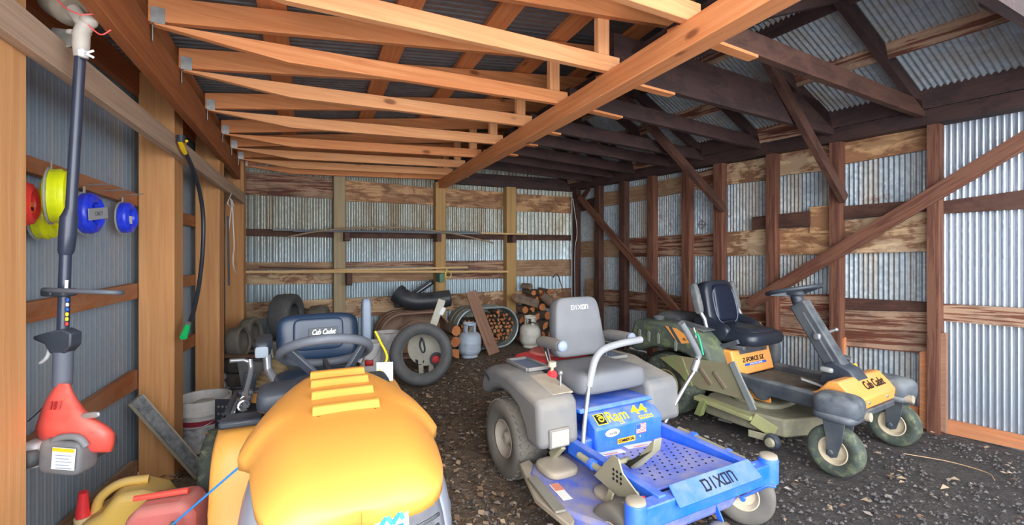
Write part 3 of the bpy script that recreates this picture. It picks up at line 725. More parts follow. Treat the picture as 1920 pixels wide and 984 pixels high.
# body, dash, steering
G().sq((.56, .02, .72), (.30, .50, .30), (.35, .35), taper=.62).build('dash', BLK, T)
G().box((.95, yc, .40), (.95, .36, .16)).box((.3, 0, .35), (.9, .40, .12)).build('chassis', BLKD, T, bev=.01)
G().sq((.52, -.165, .80), (.22, .20, .10), (.5, .4)).build('dash_shoulder', BLK, T); G().sq((.52, .23, .80), (.2, .12, .1), (.5, .4)).build('dash_shoulder', BLK, T)
sw = Vector((.55, .012, .985)); R_ = roty(math.radians(-28))
ring = [sw + R_ @ Vector((.185 * math.cos(2 * PI * i / 40), .185 * math.sin(2 * PI * i / 40), 0)) for i in range(40)]
g = G().tube(ring, .0205, 12, closed=True)
wh = g.build('steering_wheel', gen('wheel_grey', (88, 94, 104), (76, 80, 90), .5, 9, .55), T)
hub = sw + Vector((.08, .02, -.10))
g = G()
for an in (60, -60, 180): g.plank(sw + R_ @ Vector((.18 * math.cos(math.radians(an)), .18 * math.sin(math.radians(an)), 0)), hub + Vector((0, .05 * (1 if an == 60 else -1 if an == -60 else 0), 0)), .038, .02, up=(.5, 0, 1))
g.build('spoke', BLK, wh, bev=.004)
G().sq(hub, (.09, .12, .05), (.5, .4)).build('hub_cover', gen('hub_grey', (120, 128, 146), rough=.5), wh)
G().lathe([(.05, 0), (.032, .12), (.03, .2)], hub + Vector((.0, 0, -.2)), (0, 0, 1), 18).build('column', BLK, T)
# seat
G().sq((-.17, .0, .93), (.14, .44, .27), (.42, .32), roty(math.radians(-8)), taper=1.02).build('backrest', NAVY, T)
bk = [o for o in COL.objects if o.name.startswith('backrest')][-1]
G().sq((-.112, .0, .955), (.05, .27, .18), (.3, .25), roty(math.radians(-8))).build('back_panel', NAVY, bk)
pl = G().sq((-.088, .025, .968), (.010, .16, .050), (.2, .2), roty(math.radians(-8))).build('name_plate', BLK, bk)
lettering('script_lettering', 'Cub Cadet', .042, (-.0815, .025, .968), (0, 1, 0), (-.14, 0, 1), WHTP, bk, shear=.35, bold=.0012, width=.128)
G().sq((.08, .0, .70), (.44, .46, .14), (.4, .35)).build('seat_cushion', NAVY, T)
g = G()
for y_ in (-.18, -.09, 0, .09, .18): g.sq((.24, y_, .715), (.14, .075, .13), (.5, .5), roty(-.2))
g.build('cushion_ribs', gen('slate_vinyl', (78, 96, 120), (66, 82, 106), .5, 7, .42), T)
G().box((0, 0, .6), (.3, .3, .1)).build('seat_base', BLKD, T)
ar = G().sq((-.02, .255, 1.03), (.075, .055, .26), (.45, .5), roty(-.06)).build('armrest', gen('armrest_grey', (104, 118, 138), (92, 104, 122), .5, 8, .45), T)
G().tube([(-.04, .255, .92), (-.06, .245, .84), (-.06, .22, .78)], .02, 10).build('arm_hinge', CHROME, ar)
al = G().sq((.05, -.27, .945), (.30, .075, .085), (.45, .5), roty(.0)).build('armrest', BLK, T)
G().sq((.198, -.27, .935), (.012, .06, .055), (.4, .4)).build('arm_cap', gen('arm_cap_grey', (138, 150, 164), rough=.5), al)
G().tube([(-.1, -.27, .92), (-.1, -.26, .78), (-.05, -.22, .72)], .022, 10).build('arm_hinge', STEEL, al)
# fenders with lever console
for s_ in (-1, 1):
    path = [(-.36, .40), (-.35, .54), (-.28, .62), (-.1, .655), (.15, .65), (.34, .63), (.44, .58), (.485, .48), (.51, .36), (.54, .27), (.62, .235), (.98, .235)]
    path = [(p.x, p.z) for p in spl([(x, 0, z) for x, z in path], 4)]
    rings = []
    for (x, z) in path:
        inner, outer = s_ * .20, s_ * .44
        rings.append([Vector((x, inner, z)), Vector((x, s_ * .30, z + .004)), Vector((x, s_ * .38, z)), Vector((x, s_ * .425, z - .012)), Vector((x, outer, z - .045)), Vector((x, s_ * .445, z - .10 if x < .5 else z - .05))])
    G().loft(rings, cap=False, closed=False).build('fender', YELF, T, solid=.01, sharp=60)
    wheel('rear_wheel', T, (0, s_ * .43, .255), .255, .23, .11, TYREG, RIMT, face=s_, lugs=(26, 4, .010))
    wheel('front_wheel', T, (1.2, s_ * .36, .18), .18, .15, .09, TYRE, RIMT, face=s_)
G().tube([(1.2, -.36, .18), (1.2, .36, .18)], .02, 8).build('front_axle', BLKD, T)
ang = math.radians(3)
cs = G()
for x0, x1, y0, y1 in ((-.12, .36, -.425, -.395), (-.12, .36, -.285, -.25), (-.12, -.06, -.41, -.27), (.30, .42, -.425, -.25)):
    cs.box(((x0 + x1) / 2, (y0 + y1) / 2, .665), (x1 - x0, y1 - y0, .035))
con = cs.build('lever_console', BLK, T, bev=.012)
G().box((.12, -.335, .655), (.38, .11, .012)).build('console_slot', BLKP, con)
hx = [Vector((.02 + .012 * 0 + .22 * i / 90, -.345 + .022 * math.cos(i * .55), .69 + .022 * math.sin(i * .55))) for i in range(91)]
G().tube(hx, .006, 6).build('lever_spring', CHROME, con)
g = G().tube(spl([(.2, -.345, .66), (.12, -.345, .72), (.0, -.335, .80), (-.02, -.34, .86)], 6), .012, 10); g.tube([(-.02, -.34, .845), (-.02, -.37, .86), (.0, -.43, .865)], .011, 10)
g.build('lift_lever', STEEL, con)
G().tube([(.0, -.345, .70), (-.01, -.338, .79)], .03, 14).build('lever_boot', BLK, con)
G().tube([(.06, -.385, .675), (.28, -.385, .675)], .010, 8).build('console_rod', CHROME, con)
G().tube(spl([(.3, .28, .8), (.25, .33, .86), (.15, .31, .93), (.1, .29, .98)], 6), .006, 6).build('lead_wire', YELP, T)
card('paper_tag', (.30, .31, .80), (.25, 1, 0), (0, 0, 1), .085, .10, gen('paper_tag', (222, 228, 236), rough=.7), T)
tractor = T

# ------------------------------------------------------------------ blue zero-turn mower
D = thing('ride_on_mower', 'blue ride-on mower with dusty grey seat, lap bars and perforated footplate', 'ride-on mower', (.414, 3.141, 0), math.atan2(-.883, .468))
for s_ in (-1, 1):
    wheel('rear_wheel', D, (-.02, s_ * .435, .245), .245, .22, .115, TYRE, RIMG, face=s_, lugs=(34, 4, .011))
    # fender pod
    pod = [(-.33, .46), (-.325, .55), (-.27, .635), (-.17, .675), (.05, .68), (.16, .655), (.40, .615), (.44, .59), (.458, .345), (.30, .335), (.27, .42), (.20, .50), (.09, .545), (-.04, .555), (-.16, .53), (-.25, .47)]
    f = G().prism(pod, (0, s_ * .405, 0), (1, 0, 0), (0, 0, 1), .27).build('fender', GREYP, D, bev=.038, seg=4)
    G().box((-.05, s_ * .33, .682), (.26, .13, .012)).build('tray', gen('tray_blue', (104, 118, 142), rough=.6), f, bev=.01)
    rm = G()
    for a_, b_ in (((-.19, .255), (.09, .255)), ((-.19, .405), (.09, .405)), ((-.19, .255), (-.19, .405)), ((.09, .255), (.09, .405))):
        rm.plank((a_[0], s_ * a_[1], .690), (b_[0], s_ * b_[1], .690), .024, .022)
    rm.build('tray_rim', GREYP, f, bev=.006)
    if s_ < 0:
        G().prism([(.12, 0), (.39, 0), (.39, .012), (.12, .012)], (0, -.34, .672), (1, 0, -.165), (.165, 0, 1), .14).build('control_panel', TAN, f, bev=.004)
        l = G().tube([(.30, -.30, .63), (.30, -.30, .70)], .006, 8); l.sq((.30, -.30, .71), (.03, .03, .03), (1, 1)); l.build('throttle_lever', STEEL, f)
        l = G().tube([(.17, -.275, .66), (.17, -.275, .72)], .010, 8); l.lathe([(.0, 0), (.026, 0), (.026, .03), (0, .03)], (.17, -.275, .715), (0, 0, 1), 16); l.build('key_knob', RIMT, f)
        card('grip_decal', (-.22, -.542, .60), (1, 0, -.45), (.45, 0, 1), .10, .028, BLKD, f, .004)
        G().box((.456, -.415, .402), (.022, .135, .105)).build('headlight_housing', GREYP, f, bev=.006)
        hl = G().box((.468, -.415, .402), (.012, .112, .085)).build('headlight', LENS, f, bev=.004)
        g = G()
        for k_ in range(6): g.box((.475, -.415, .368 + k_ * .0135), (.004, .108, .004))
        g.build('lens_ribs', gen('lens_line', (170, 168, 156)), hl)
G().box((.1, .0, .28), (.75, .50, .16)).box((-.1, 0, .40), (.6, .46, .12)).build('frame', BLUE, D, bev=.01)
en = G().sq((-.30, .03, .565), (.36, .54, .22), (.35, .4)).build('engine_cover', REDP, D)
G().lathe([(.0, 0), (.15, 0), (.155, .03), (.14, .045), (0, .05)], (-.34, .03, .645), (0, 0, 1), 28).build('screen_cap', gen('dusty_cap', (208, 120, 112), rough=.7), en)
G().sq((-.36, .0, .45), (.38, .44, .22), (.5, .5)).build('engine', BLKD, D)
# seat
bk = G().sq((-.015, .04, .915), (.115, .435, .40), (.32, .34), roty(math.radians(-9)), taper=.80).build('backrest', SEATG, D)
blocks('block_lettering', 'DIXON', .026, .024, (.0205, .045, 1.050), (0, 1, 0), (-.16, 0, 1), WHTP, bk, th=.17)
G().sq((.18, .03, .635), (.50, .54, .15), (.42, .3), roty(math.radians(-3)), taper=.95).build('seat_cushion', SEATG, D)
for y_ in (-.25, .30):
    a_ = G().tube(spl([(-.02, y_, .835), (.06, y_, .845), (.24, y_ - .01, .855)], 4), [.03, .033, .035, .035, .036, .036, .036, .036, .034], 14).build('armrest', GREYP, D)
    G().sq((.262, y_ - .01, .857), (.04, .07, .07), (1, 1)).build('arm_end', gen('arm_end', (138, 150, 172), rough=.5), a_)
    G().plank((-.02, y_ + (.035 if y_ < 0 else -.035), .84), (.06, y_ + (.05 if y_ < 0 else -.05), .60), .045, .008, up=(1, 0, 0)).build('arm_bracket', BLKD, a_)
G().lathe([(0, 0), (.03, 0), (.034, .02), (0, .03)], (.17, -.265, .66), (.3, -.9, .2), 16).build('red_knob', REDP, D)
G().tube(spl([(.05, -.25, .78), (.16, -.27, .68), (.30, -.28, .60)], 6), .004, 6).build('release_cable', TAN, D)
# seat deck and sign panel
G().prism([(-.12, .50), (.435, .525), (.445, .50), (-.12, .475)], (0, .04, 0), (1, 0, 0), (0, 0, 1), .60).build('seat_deck', BLUE, D, bev=.006)
pn = G().prism([(.38, .49), (.425, .485), (.51, .425), (.512, .275), (.38, .275)], (0, .055, 0), (1, 0, 0), (0, 0, 1), .515).build('front_panel', BLUE, D, bev=.012)
sl_u = Vector((-.085, 0, .06)).normalized(); sl_n = Vector((.06, 0, .085)).normalized()
sc_ = Vector((.4675, .055, .455)) + sl_n * .0025
def onslope(y, v): return sc_ + Vector((0, y - .055, 0)) + sl_u * v
ic = card('ram_icon', onslope(-.135, .002), (0, 1, 0), sl_u, .072, .072, YELP, pn)
card('icon_field', onslope(-.135, .002) + sl_n * .0015, (0, 1, 0), sl_u, .062, .062, BLKP, ic)
sp_ = [onslope(-.135, .002) + sl_n * .003 + Vector((0, 1, 0)) * (r_ * math.cos(t_)) + sl_u * (r_ * math.sin(t_)) for r_, t_ in ((.006 + .0045 * j * .25, j * .5) for j in range(18))]
G().tube(sp_, .004, 6).build('ram_horn', YELP, ic)
lettering('name_lettering', 'Ram', .098, onslope(-.012, .002), (0, 1, 0), sl_u, YELP, pn, bold=.001, width=.150)
lettering('name_lettering', '44', .085, onslope(.165, .012), (0, 1, 0), sl_u, YELP, pn, bold=.0018, width=.125)
lettering('small_lettering', 'ZTR', .028, onslope(-.005, -.045), (0, 1, 0), sl_u, YELP, pn, width=.036)
c_ = card('mag_plate', onslope(.185, -.040), (0, 1, 0), sl_u, .105, .024, YELP, pn)
lettering('plate_lettering', 'MAG', .026, onslope(.185, -.040) + sl_n * .0015, (0, 1, 0), sl_u, BLUP, c_, width=.085)
fx = .5145
el = G().prism([(.052 * math.cos(2 * PI * i / 28), .022 * math.sin(2 * PI * i / 28)) for i in range(28)], (fx, -.085, .388), (0, 1, 0), (0, 0, 1), .003).build('oval_sticker', WHTP, pn)
lettering('sticker_lettering', 'Honda', .024, (fx + .002, -.085, .386), (0, 1, 0), (0, 0, 1), BLKP, el, width=.062, shear=.2)
fl = card('flag_sticker', (fx, .135, .375), (0, 1, 0), (0, 0, 1), .074, .055, WHTP, pn)
g = G()
for k_ in range(7): g.box((fx + .0016, .135, .375 + .0275 - (k_ * 2 + .5) * .055 / 13), (.0012, .073, .0040))
g.build('red_stripes', REDPR, fl); card('blue_canton', (fx + .002, .113, .388), (0, 1, 0), (0, 0, 1), .030, .028, BLUP, fl)
cp = card('commercial_plate', (fx, .02, .328), (0, 1, 0), (0, 0, 1), .135, .030, ORGP, pn)
lettering('plate_lettering', 'COMMERCIAL', .024, (fx + .0016, .02, .328), (0, 1, 0), (0, 0, 1), BLKP, cp, width=.122, bold=.0004)
lettering('small_lettering', 'f', .02, (fx + .001, .125, .328), (0, 1, 0), (0, 0, 1), WHTP, pn)
# footplate, rails, front beam
fp = G().prism([(.505, .288), (1.02, .335), (1.02, .325), (.505, .278)], (0, .02, 0), (1, 0, 0), (0, 0, 1), .56).build('footplate', BLUEF, D, bev=.003)
g = G()
for r in range(9):
    for c in range(9):
        x = .60 + r * .042; y = -.18 + c * .052 + (.026 if r % 2 else 0)
        if y < .28: g.lathe([(0, 0), (.0065, 0), (.0065, .0012), (0, .0012)], (x, y, .2880 + (x - .505) * .0913), (0, 0, 1), 8)
g.build('hole_pattern_dots', BLKP, fp)['kind'] = 'stuff'
for (y_, w_) in ((-.125, .17), (.095, .20)):
    st_ = card('warning_sticker', (.545, y_, .2935), (.12, 1, 0), (-1, .12, -.0913), w_, .052, WHTP, fp)
    card('sticker_band', (.563 , y_ - .01, .2965), (.12, 1, 0), (-1, .12, -.0913), w_ * .5, .014, gen('faded_orange', (226, 150, 120)), st_)
for y_ in (-.295, .335):
    G().plank((.40, y_, .315), (1.10, y_, .315), .085, .045).build('side_rail', BLUE, D, bev=.006)
bm_ = G().box((1.095, 0, .298), (.07, .88, .10)).build('front_beam', BLUE, D, bev=.006)
kp = G().prism([(-.275, .028), (.298, .028), (.29, .128), (-.265, .128)], (1.180, .02, .300), (0, 1, 0), (-.100, 0, .085), .008).build('kick_plate', BLUE, D, bev=.003)
ku = Vector((-.100, 0, .085)).normalized()
blocks('cut_lettering', 'DIXON', .046, .037, Vector((1.180, .045, .300)) + ku * .078 + Vector((.085, 0, .1)).normalized() * .0055, (0, 1, 0), ku, BLKP, kp, th=.16)
for s_ in (-1, 1):
    cap = G().lathe([(0, .245), (.048, .245), (.048, .36), (.044, .368), (0, .368)], (1.10, s_ * .455, 0), (0, 0, 1), 24).build('caster_socket', BLUE, D)
    G().lathe([(.044, .369), (.042, .380), (.034, .385), (0, .385)], (1.10, s_ * .455, 0), (0, 0, 1), 24).build('socket_cap', TAN, cap)
    ca = math.radians(32 if s_ > 0 else 0); cd = Vector((math.cos(ca), math.sin(ca), 0)); cx = Vector((-math.sin(ca), math.cos(ca), 0))
    pv = Vector((1.10, s_ * .455, 0)); wc = pv - cd * .115 + Vector((0, 0, .150))
    cw = wheel('caster_wheel', D, wc, .150, .085, .076, TYRE, RIMT, axis=cx, face=-1)
    g = G()
    for q in (-1, 1):
        g.plank(pv + cx * (q * .06) + Vector((0, 0, .246)), wc + cx * (q * .06) - cd * .01, .055, .007, up=(.7, 0, .7))
        g.tube([wc + cx * (q * .05), wc + cx * (q * .072)], .014, 12)
    g.box(pv + Vector((0, 0, .247)), (.07, .13, .012), rotz(ca))
    g.build('caster_fork', BLUE, D, bev=.003)
# lap bars
grip = GREYP
lb = G().tube(spl([(.475, -.265, .34), (.45, -.235, .45), (.415, -.18, .63), (.405, -.15, .72), (.395, -.115, .79), (.385, -.05, .838), (.37, .1, .858), (.35, .275, .862)], 6), .0135, 12).build('lap_bar', STEEL, D)
G().tube(spl([(.414, -.178, .64), (.405, -.15, .72), (.395, -.115, .79), (.385, -.05, .838), (.37, .1, .858), (.348, .29, .862)], 6), .022, 14).build('grip', gen('lap_grip', (150, 152, 156), (130, 132, 138), .5, 9, .6), lb)
rb = G().tube(spl([(.43, .42, .33), (.44, .50, .44), (.45, .60, .57), (.45, .685, .66), (.45, .705, .74), (.45, .62, .87), (.45, .545, .96)], 6), .0135, 12).build('lap_bar', CHROME, D)
G().tube(spl([(.45, .70, .715), (.45, .703, .75), (.45, .62, .87), (.45, .545, .965)], 6), .021, 14).build('grip', gen('lap_grip_dark', (116, 120, 124), (100, 104, 110), .5, 9, .6), rb)
G().tube([(.45, .66, .635), (.45, .695, .70)], .024, 12).build('bar_collar', STEEL, rb)
# deck lift rods, plates
for y_ in (-.355, .40):
    r_ = G().tube([(.56, y_, .335), (1.0, y_, .325)], .017, 12).build('lift_rod', PLATE, D)
    G().tube([(.66, y_, .333), (.69, y_, .333)], .026, 12).tube([(.9, y_, .328), (.92, y_, .328)], .023, 12).build('rod_collar', BLUE, r_)
g = G().prism([(.72, .30), (.86, .46), (.90, .455), (.93, .40), (1.06, .335), (1.045, .30), (.97, .31), (.90, .28), (.80, .29)], (0, -.375, 0), (1, 0, 0), (0, 0, 1), .008)
pt = g.build('height_plate', PLATE, D)
g = G()
for i in range(3):
    for j in range(3): g.lathe([(0, 0), (.007, 0), (.007, .002), (0, .002)], (.87 + .026 * i, -.3798, .35 + .022 * j), (0, -1, 0), 8)
g.build('adjuster_holes', BLKP, pt)
G().prism([(.78, .36), (.83, .36), (.97, .53), (1.0, .56), (.99, .50), (.86, .36)], (0, -.22, 0), (1, 0, 0), (0, 0, 1), .05).build('foot_pedal', PLATE, D, bev=.004)
G().tube([(.80, -.375, .38), (.80, -.22, .38)], .014, 10).build('pedal_shaft', PLATE, D)
G().plank((.88, -.40, .30), (.86, -.44, .17), .04, .01, up=(1, 0, 0)).build('lift_link', PLATE, D, bev=.004)
G().plank((.44, -.38, .35), (.36, -.40, .26), .05, .03, up=(1, 0, 0)).build('lift_link', PLATE, D, bev=.004)
G().tube([(1.05, -.36, .34), (1.04, -.36, .30), (1.05, -.34, .28)], .012, 8).build('red_tie', REDP, D)
# cutting deck
plan = [(.27, -.30), (.30, -.50), (.40, -.575), (.80, -.60), (.98, -.50), (1.03, -.2), (1.03, .25), (.95, .48), (.45, .52), (.28, .30)]
dk = G().prism(plan, (0, 0, .165), (1, 0, 0), (0, 1, 0), .10).build('mower_deck', gen('deck_blue', (76, 104, 208), (110, 120, 190), .6, 7, .6, dust=(170, 158, 146), damt=.75, grime=(152, 140, 126), gamt=.6), D, bev=.02, seg=3)
G().prism([(.24, -.48), (.40, -.50), (.86, -.60), (.90, -.645), (.62, -.665), (.26, -.56)], (0, 0, .195), (1, 0, 0), (0, 1, 0), .03).build('discharge_chute', TAN, dk, bev=.006)
G().plank((.46, -.59, .225), (.80, -.635, .225), .012, .055).build('chute_plate', gen('chute_plate', (140, 136, 124), (120, 116, 104), .6, 9, .7), dk, bev=.003)
s1 = card('warning_sticker', (.64, -.53, .2185), (1, -.12, 0), (.12, 1, 0), .16, .05, WHTP, dk)
card('sticker_band', (.60, -.522, .2205), (1, -.12, 0), (.12, 1, 0), .07, .046, gen('faded_red', (222, 140, 118)), s1)
G().sq((.44, -.42, .235), (.22, .20, .05), (.5, .6)).sq((.80, -.30, .225), (.2, .2, .04), (.5, .6)).build('belt_cover', TAN, dk)
for y_, x_ in ((-.33, 1.04), (.1, 1.08)):
    G().lathe([(.0, -.035), (.05, -.035), (.058, -.01), (.058, .01), (.05, .035), (0, .035)], (x_, y_, .058), (0, 1, 0), 20).build('anti_scalp_roller', GREYP, dk)
    G().plank((x_, y_ + .045, .06), (x_ - .06, y_ + .045, .16), .03, .008, up=(1, 0, 0)).build('roller_bracket', BLUE, dk)
mower_blue = D

# ------------------------------------------------------------------ olive and orange zero-turn mower with steering wheel
Z = thing('ride_on_mower', 'orange and moss-stained black ride-on mower with black seat and steering wheel', 'ride-on mower', (1.793, 4.283, 0), math.atan2(-.856, .517))
RIBG = gen('rib_grey', (120, 128, 116), (96, 104, 92), .6, 12, .6)
for s_ in (-1, 1):
    wheel('rear_wheel', Z, (-.02, s_ * .40, .26), .26, .24, .125, TYREG, RIMO, face=s_, lugs=(40, 5, .006))
    pod = [(-.44, .54), (-.43, .66), (-.40, .76), (-.33, .79), (.05, .795), (.24, .765), (.40, .62), (.44, .50), (.40, .46), (.31, .50), (.20, .555), (.02, .58), (-.17, .56), (-.32, .50), (-.40, .48)]
    f = G().prism(pod, (0, s_ * .37, 0), (1, 0, 0), (0, 0, 1), .27).build('fender', OLIVE, Z, bev=.03, seg=3)
    for x in (-.33, -.22, -.11, .08): G().prism([(x, .60), (x + .025, .60), (x + .03, .68), (x + .012, .70), (x - .004, .68)], (0, s_ * .507, .0 if x < 0 else -.03), (1, 0, 0), (0, 0, 1), .012).build('fender_rib', RIBG, f, bev=.003)
    d_ = G().prism([(-.02, .772), (.10, .765), (.255, .70), (.235, .665), (.12, .635)], (0, s_ * .508, 0), (1, 0, 0), (0, 0, 1), .004).build('orange_decal', ORG, f)
    G().prism([(.02, .772), (.055, .77), (.155, .645), (.125, .638)], (0, s_ * .511, 0), (1, 0, 0), (0, 0, 1), .003).build('dark_stripe', BLKD, d_)
    if s_ < 0:
        lettering('decal_script', 'Ac', .034, (.185, -.5125, .688), (1, 0, -.2), (.2, 0, 1), BLKP, d_, shear=.3)
        G().lathe([(0, 0), (.05, 0), (.052, .025), (.035, .035), (0, .036)], (-.22, -.36, .79), (0, 0, 1), 20).build('fuel_cap', BLKD, f)
    tp = G().prism([(-.02, 0), (.30, 0), (.30, .012), (-.02, .012)], (0, s_ * .34, .79), (1, 0, -.12), (.12, 0, 1), .16)
    tp.build('console_top', ORG if s_ > 0 else BLKD, f, bev=.004)
    if s_ > 0: G().lathe([(.03, 0), (.055, 0), (.055, .012), (.03, .012)], (.16, .34, .79), (0, 0, 1), 20).build('cup_holder', BLK, f)
G().box((0, 0, .34), (.8, .5, .2)).box((.55, 0, .34), (1.2, .36, .06)).build('frame', BLKD, Z, bev=.01)
G().sq((-.30, .02, .66), (.34, .42, .34), (.5, .4)).build('engine_cover', BLKD, Z)
# seat
R_ = roty(math.radians(-14))
bk = G().sq((.13, .02, .93), (.13, .46, .46), (.34, .38), R_, taper=.86).build('backrest', VINYL, Z)
G().sq((.175, .02, .965), (.08, .30, .33), (.34, .38), R_, taper=.86).build('back_panel', gen('panel_vinyl', (22, 30, 48), rough=.34), bk)
pp = [Vector((.205, .02, .95)) + R_ @ Vector((.0, .155 * math.copysign(abs(math.cos(t_)) ** .6, math.cos(t_)), .165 * math.copysign(abs(math.sin(t_)) ** .6, math.sin(t_)))) for t_ in [2 * PI * i / 40 for i in range(40)]]
G().tube(pp, .004, 6, closed=True).build('piping', gen('piping', (110, 124, 150), rough=.4), bk)
cu_ = G().sq((.36, .0, .715), (.54, .50, .13), (.45, .35), roty(.03)).build('seat_cushion', VINYL, Z)
G().sq((.385, .0, .745), (.40, .34, .10), (.4, .35), roty(.03)).build('cushion_panel', VINYL, cu_)
for s_ in (-1, 1): G().sq((.24, s_ * .22, .765), (.34, .09, .16), (.6, .5), roty(.25)).build('side_bolster', VINYL, cu_)
for y_ in (-.275, .265):
    a_ = G().sq((.125, y_, 1.01), (.075, .06, .27), (.5, .5), roty(-.28)).build('armrest', gen('worn_armrest', (104, 108, 110), (84, 88, 92), .6, 12, .6, grime=(140, 140, 134), gamt=.5), Z)
    G().tube([(.17, y_, .89), (.20, y_ * .97, .84), (.22, y_ * .95, .76)], .018, 10).build('arm_bracket', STEEL, a_)
G().plank((.30, -.29, .60), (.52, -.28, .70), .035, .03).plank((.2, -.27, .64), (.55, -.24, .645), .03, .04).build('seat_slide', BLKD, Z, bev=.004)
G().box((.30, 0, .60), (.36, .40, .06)).build('seat_base', BLKD, Z, bev=.01)
# orange body under the seat
pn = G().prism([(.30, .62), (.47, .615), (.52, .42), (.30, .38)], (0, -.03, 0), (1, 0, 0), (0, 0, 1), .54).build('front_panel', ORG, Z, bev=.012)
pu = Vector((-.05, 0, .195)).normalized(); pnn = Vector((.195, 0, .05)).normalized()
pc = Vector((.495, -.03, .52)) + pnn * .003
lettering('name_lettering', 'Z-FORCE SZ', .05, pc + pu * .01, (0, 1, 0), pu, BLKP, pn, width=.30, bold=.0008)
b_ = card('blue_stripe', pc + pu * -.028 + Vector((0, .02, 0)), (0, 1, 0), pu, .30, .018, BLUP, pn)
lettering('stripe_lettering', 'ZERO TURN RIDER', .014, pc + pu * -.028 + pnn * .0015 + Vector((0, .02, 0)), (0, 1, 0), pu, WHTP, b_, width=.18)
G().prism([(.52, .42), (.74, .40), (.76, .27), (.66, .25), (.54, .28)], (0, -.235, 0), (1, 0, 0), (0, 0, 1), .02).build('lower_panel', ORG, Z, bev=.006)
G().sq((.40, .30, .55), (.26, .10, .26), (.5, .4)).build('side_cover', BLKD, Z)
# footboard with black rails
G().box((.83, 0, .392), (.66, .54, .02)).build('footboard', gen('gritty_footboard', (104, 96, 84), (72, 68, 64), .7, 14, .8), Z)
for y_ in (-.30, .28):
    G().prism([(.50, .35), (.50, .455), (.56, .46), (1.13, .45), (1.16, .42), (1.15, .345), (.80, .345), (.76, .30), (.70, .30), (.66, .35)], (0, y_, 0), (1, 0, 0), (0, 0, 1), .07).build('step_rail', BLKD, Z, bev=.014, seg=3)
# nose
nz = G().prism([(1.02, .415), (1.12, .475), (1.18, .55), (1.245, .562), (1.355, .455), (1.342, .375), (1.06, .36)], (0, 0, 0), (1, 0, 0), (0, 0, 1), .61).build('nose_cover', ORG, Z, bev=.012)
nu = Vector((-.11, 0, .107)).normalized(); nn_ = Vector((.107, 0, .11)).normalized()
lettering('script_lettering', 'Cub Cadet', .085, Vector((1.302, .07, .508)) + nn_ * .004, (0, 1, 0), nu, BLKP, nz, shear=.3, bold=.0004, width=.29)
for y_ in (-.12, .16): G().lathe([(0, 0), (.011, 0), (.009, .006), (0, .007)], Vector((1.349, y_, .42)), (1, 0, 0), 12).build('bolt', STEEL, nz)
G().box((1.30, 0, .35), (.10, .56, .04)).build('front_axle', BLKD, Z, bev=.006)
# steering column
cl = G().plank((1.17, 0, .50), (.845, 0, 1.03), .12, .105).build('steering_column', BLKD, Z, bev=.012)
G().plank((1.125, -.052, .60), (.90, -.052, .965), .012, .006).build('column_seam', STEEL, cl)
G().prism([(1.02, .46), (1.30, .50), (1.22, .60), (1.12, .64), (1.06, .62)], (0, 0, 0), (1, 0, 0), (0, 0, 1), .17).build('column_base', BLK, Z, bev=.012)
G().lathe([(.045, 0), (.042, .09), (.05, .11)], (.845, 0, 1.02), (-.4, 0, 1), 16).build('column_neck', BLK, Z)
g = G().tube([(1.0, -.05, .80), (1.02, .14, .83)], .01, 8); g.sq((1.03, .16, .835), (.03, .04, .03), (1, 1)); g.sq((1.0, -.06, .80), (.05, .03, .05), (.6, .6))
g.build('tilt_lever', STEEL, Z)
sw = Vector((.80, .0, 1.125)); R_ = roty(math.radians(-14))
wl = G().tube([sw + R_ @ Vector((.185 * math.cos(2 * PI * i / 40), .185 * math.sin(2 * PI * i / 40), 0)) for i in range(40)], .0165, 12, closed=True).build('steering_wheel', BLK, Z)
g = G()
for an in (0, 125, 235): g.plank(sw + R_ @ Vector((.18 * math.cos(math.radians(an)), .18 * math.sin(math.radians(an)), 0)), sw + Vector((.02, 0, -.03)), .045, .018, up=(0, 0, 1))
g.build('spoke', BLK, wl, bev=.004); G().sq(sw + Vector((.01, 0, -.02)), (.15, .13, .05), (.6, .7)).build('hub_cover', BLKD, wl)
G().sq((1.075, -.06, .575), (.09, .10, .04), (.5, .5)).build('pedal', gen('pedal_grey', (150, 152, 150), (120, 122, 124), .6, 16, .7), Z)
G().tube([(1.08, -.05, .56), (1.16, -.03, .47)], .015, 8).build('pedal_arm', BLK, Z)
G().plank((.92, -.13, .48), (1.03, -.05, .44), .015, .045).build('brake_pedal', gen('brake_grey', (144, 146, 148), rough=.6), Z, bev=.004)
G().plank((1.02, .20, .63), (1.10, .23, .62), .02, .10).build('far_pedal', BLKD, Z, bev=.006)
G().tube([(1.07, .21, .62), (1.14, .18, .46)], .014, 8).build('far_pedal_arm', BLK, Z)
card('warning_sticker', (1.19, .085, .596), (0, 1, 0), (-.3, 0, .5), .06, .05, ORGP, Z)
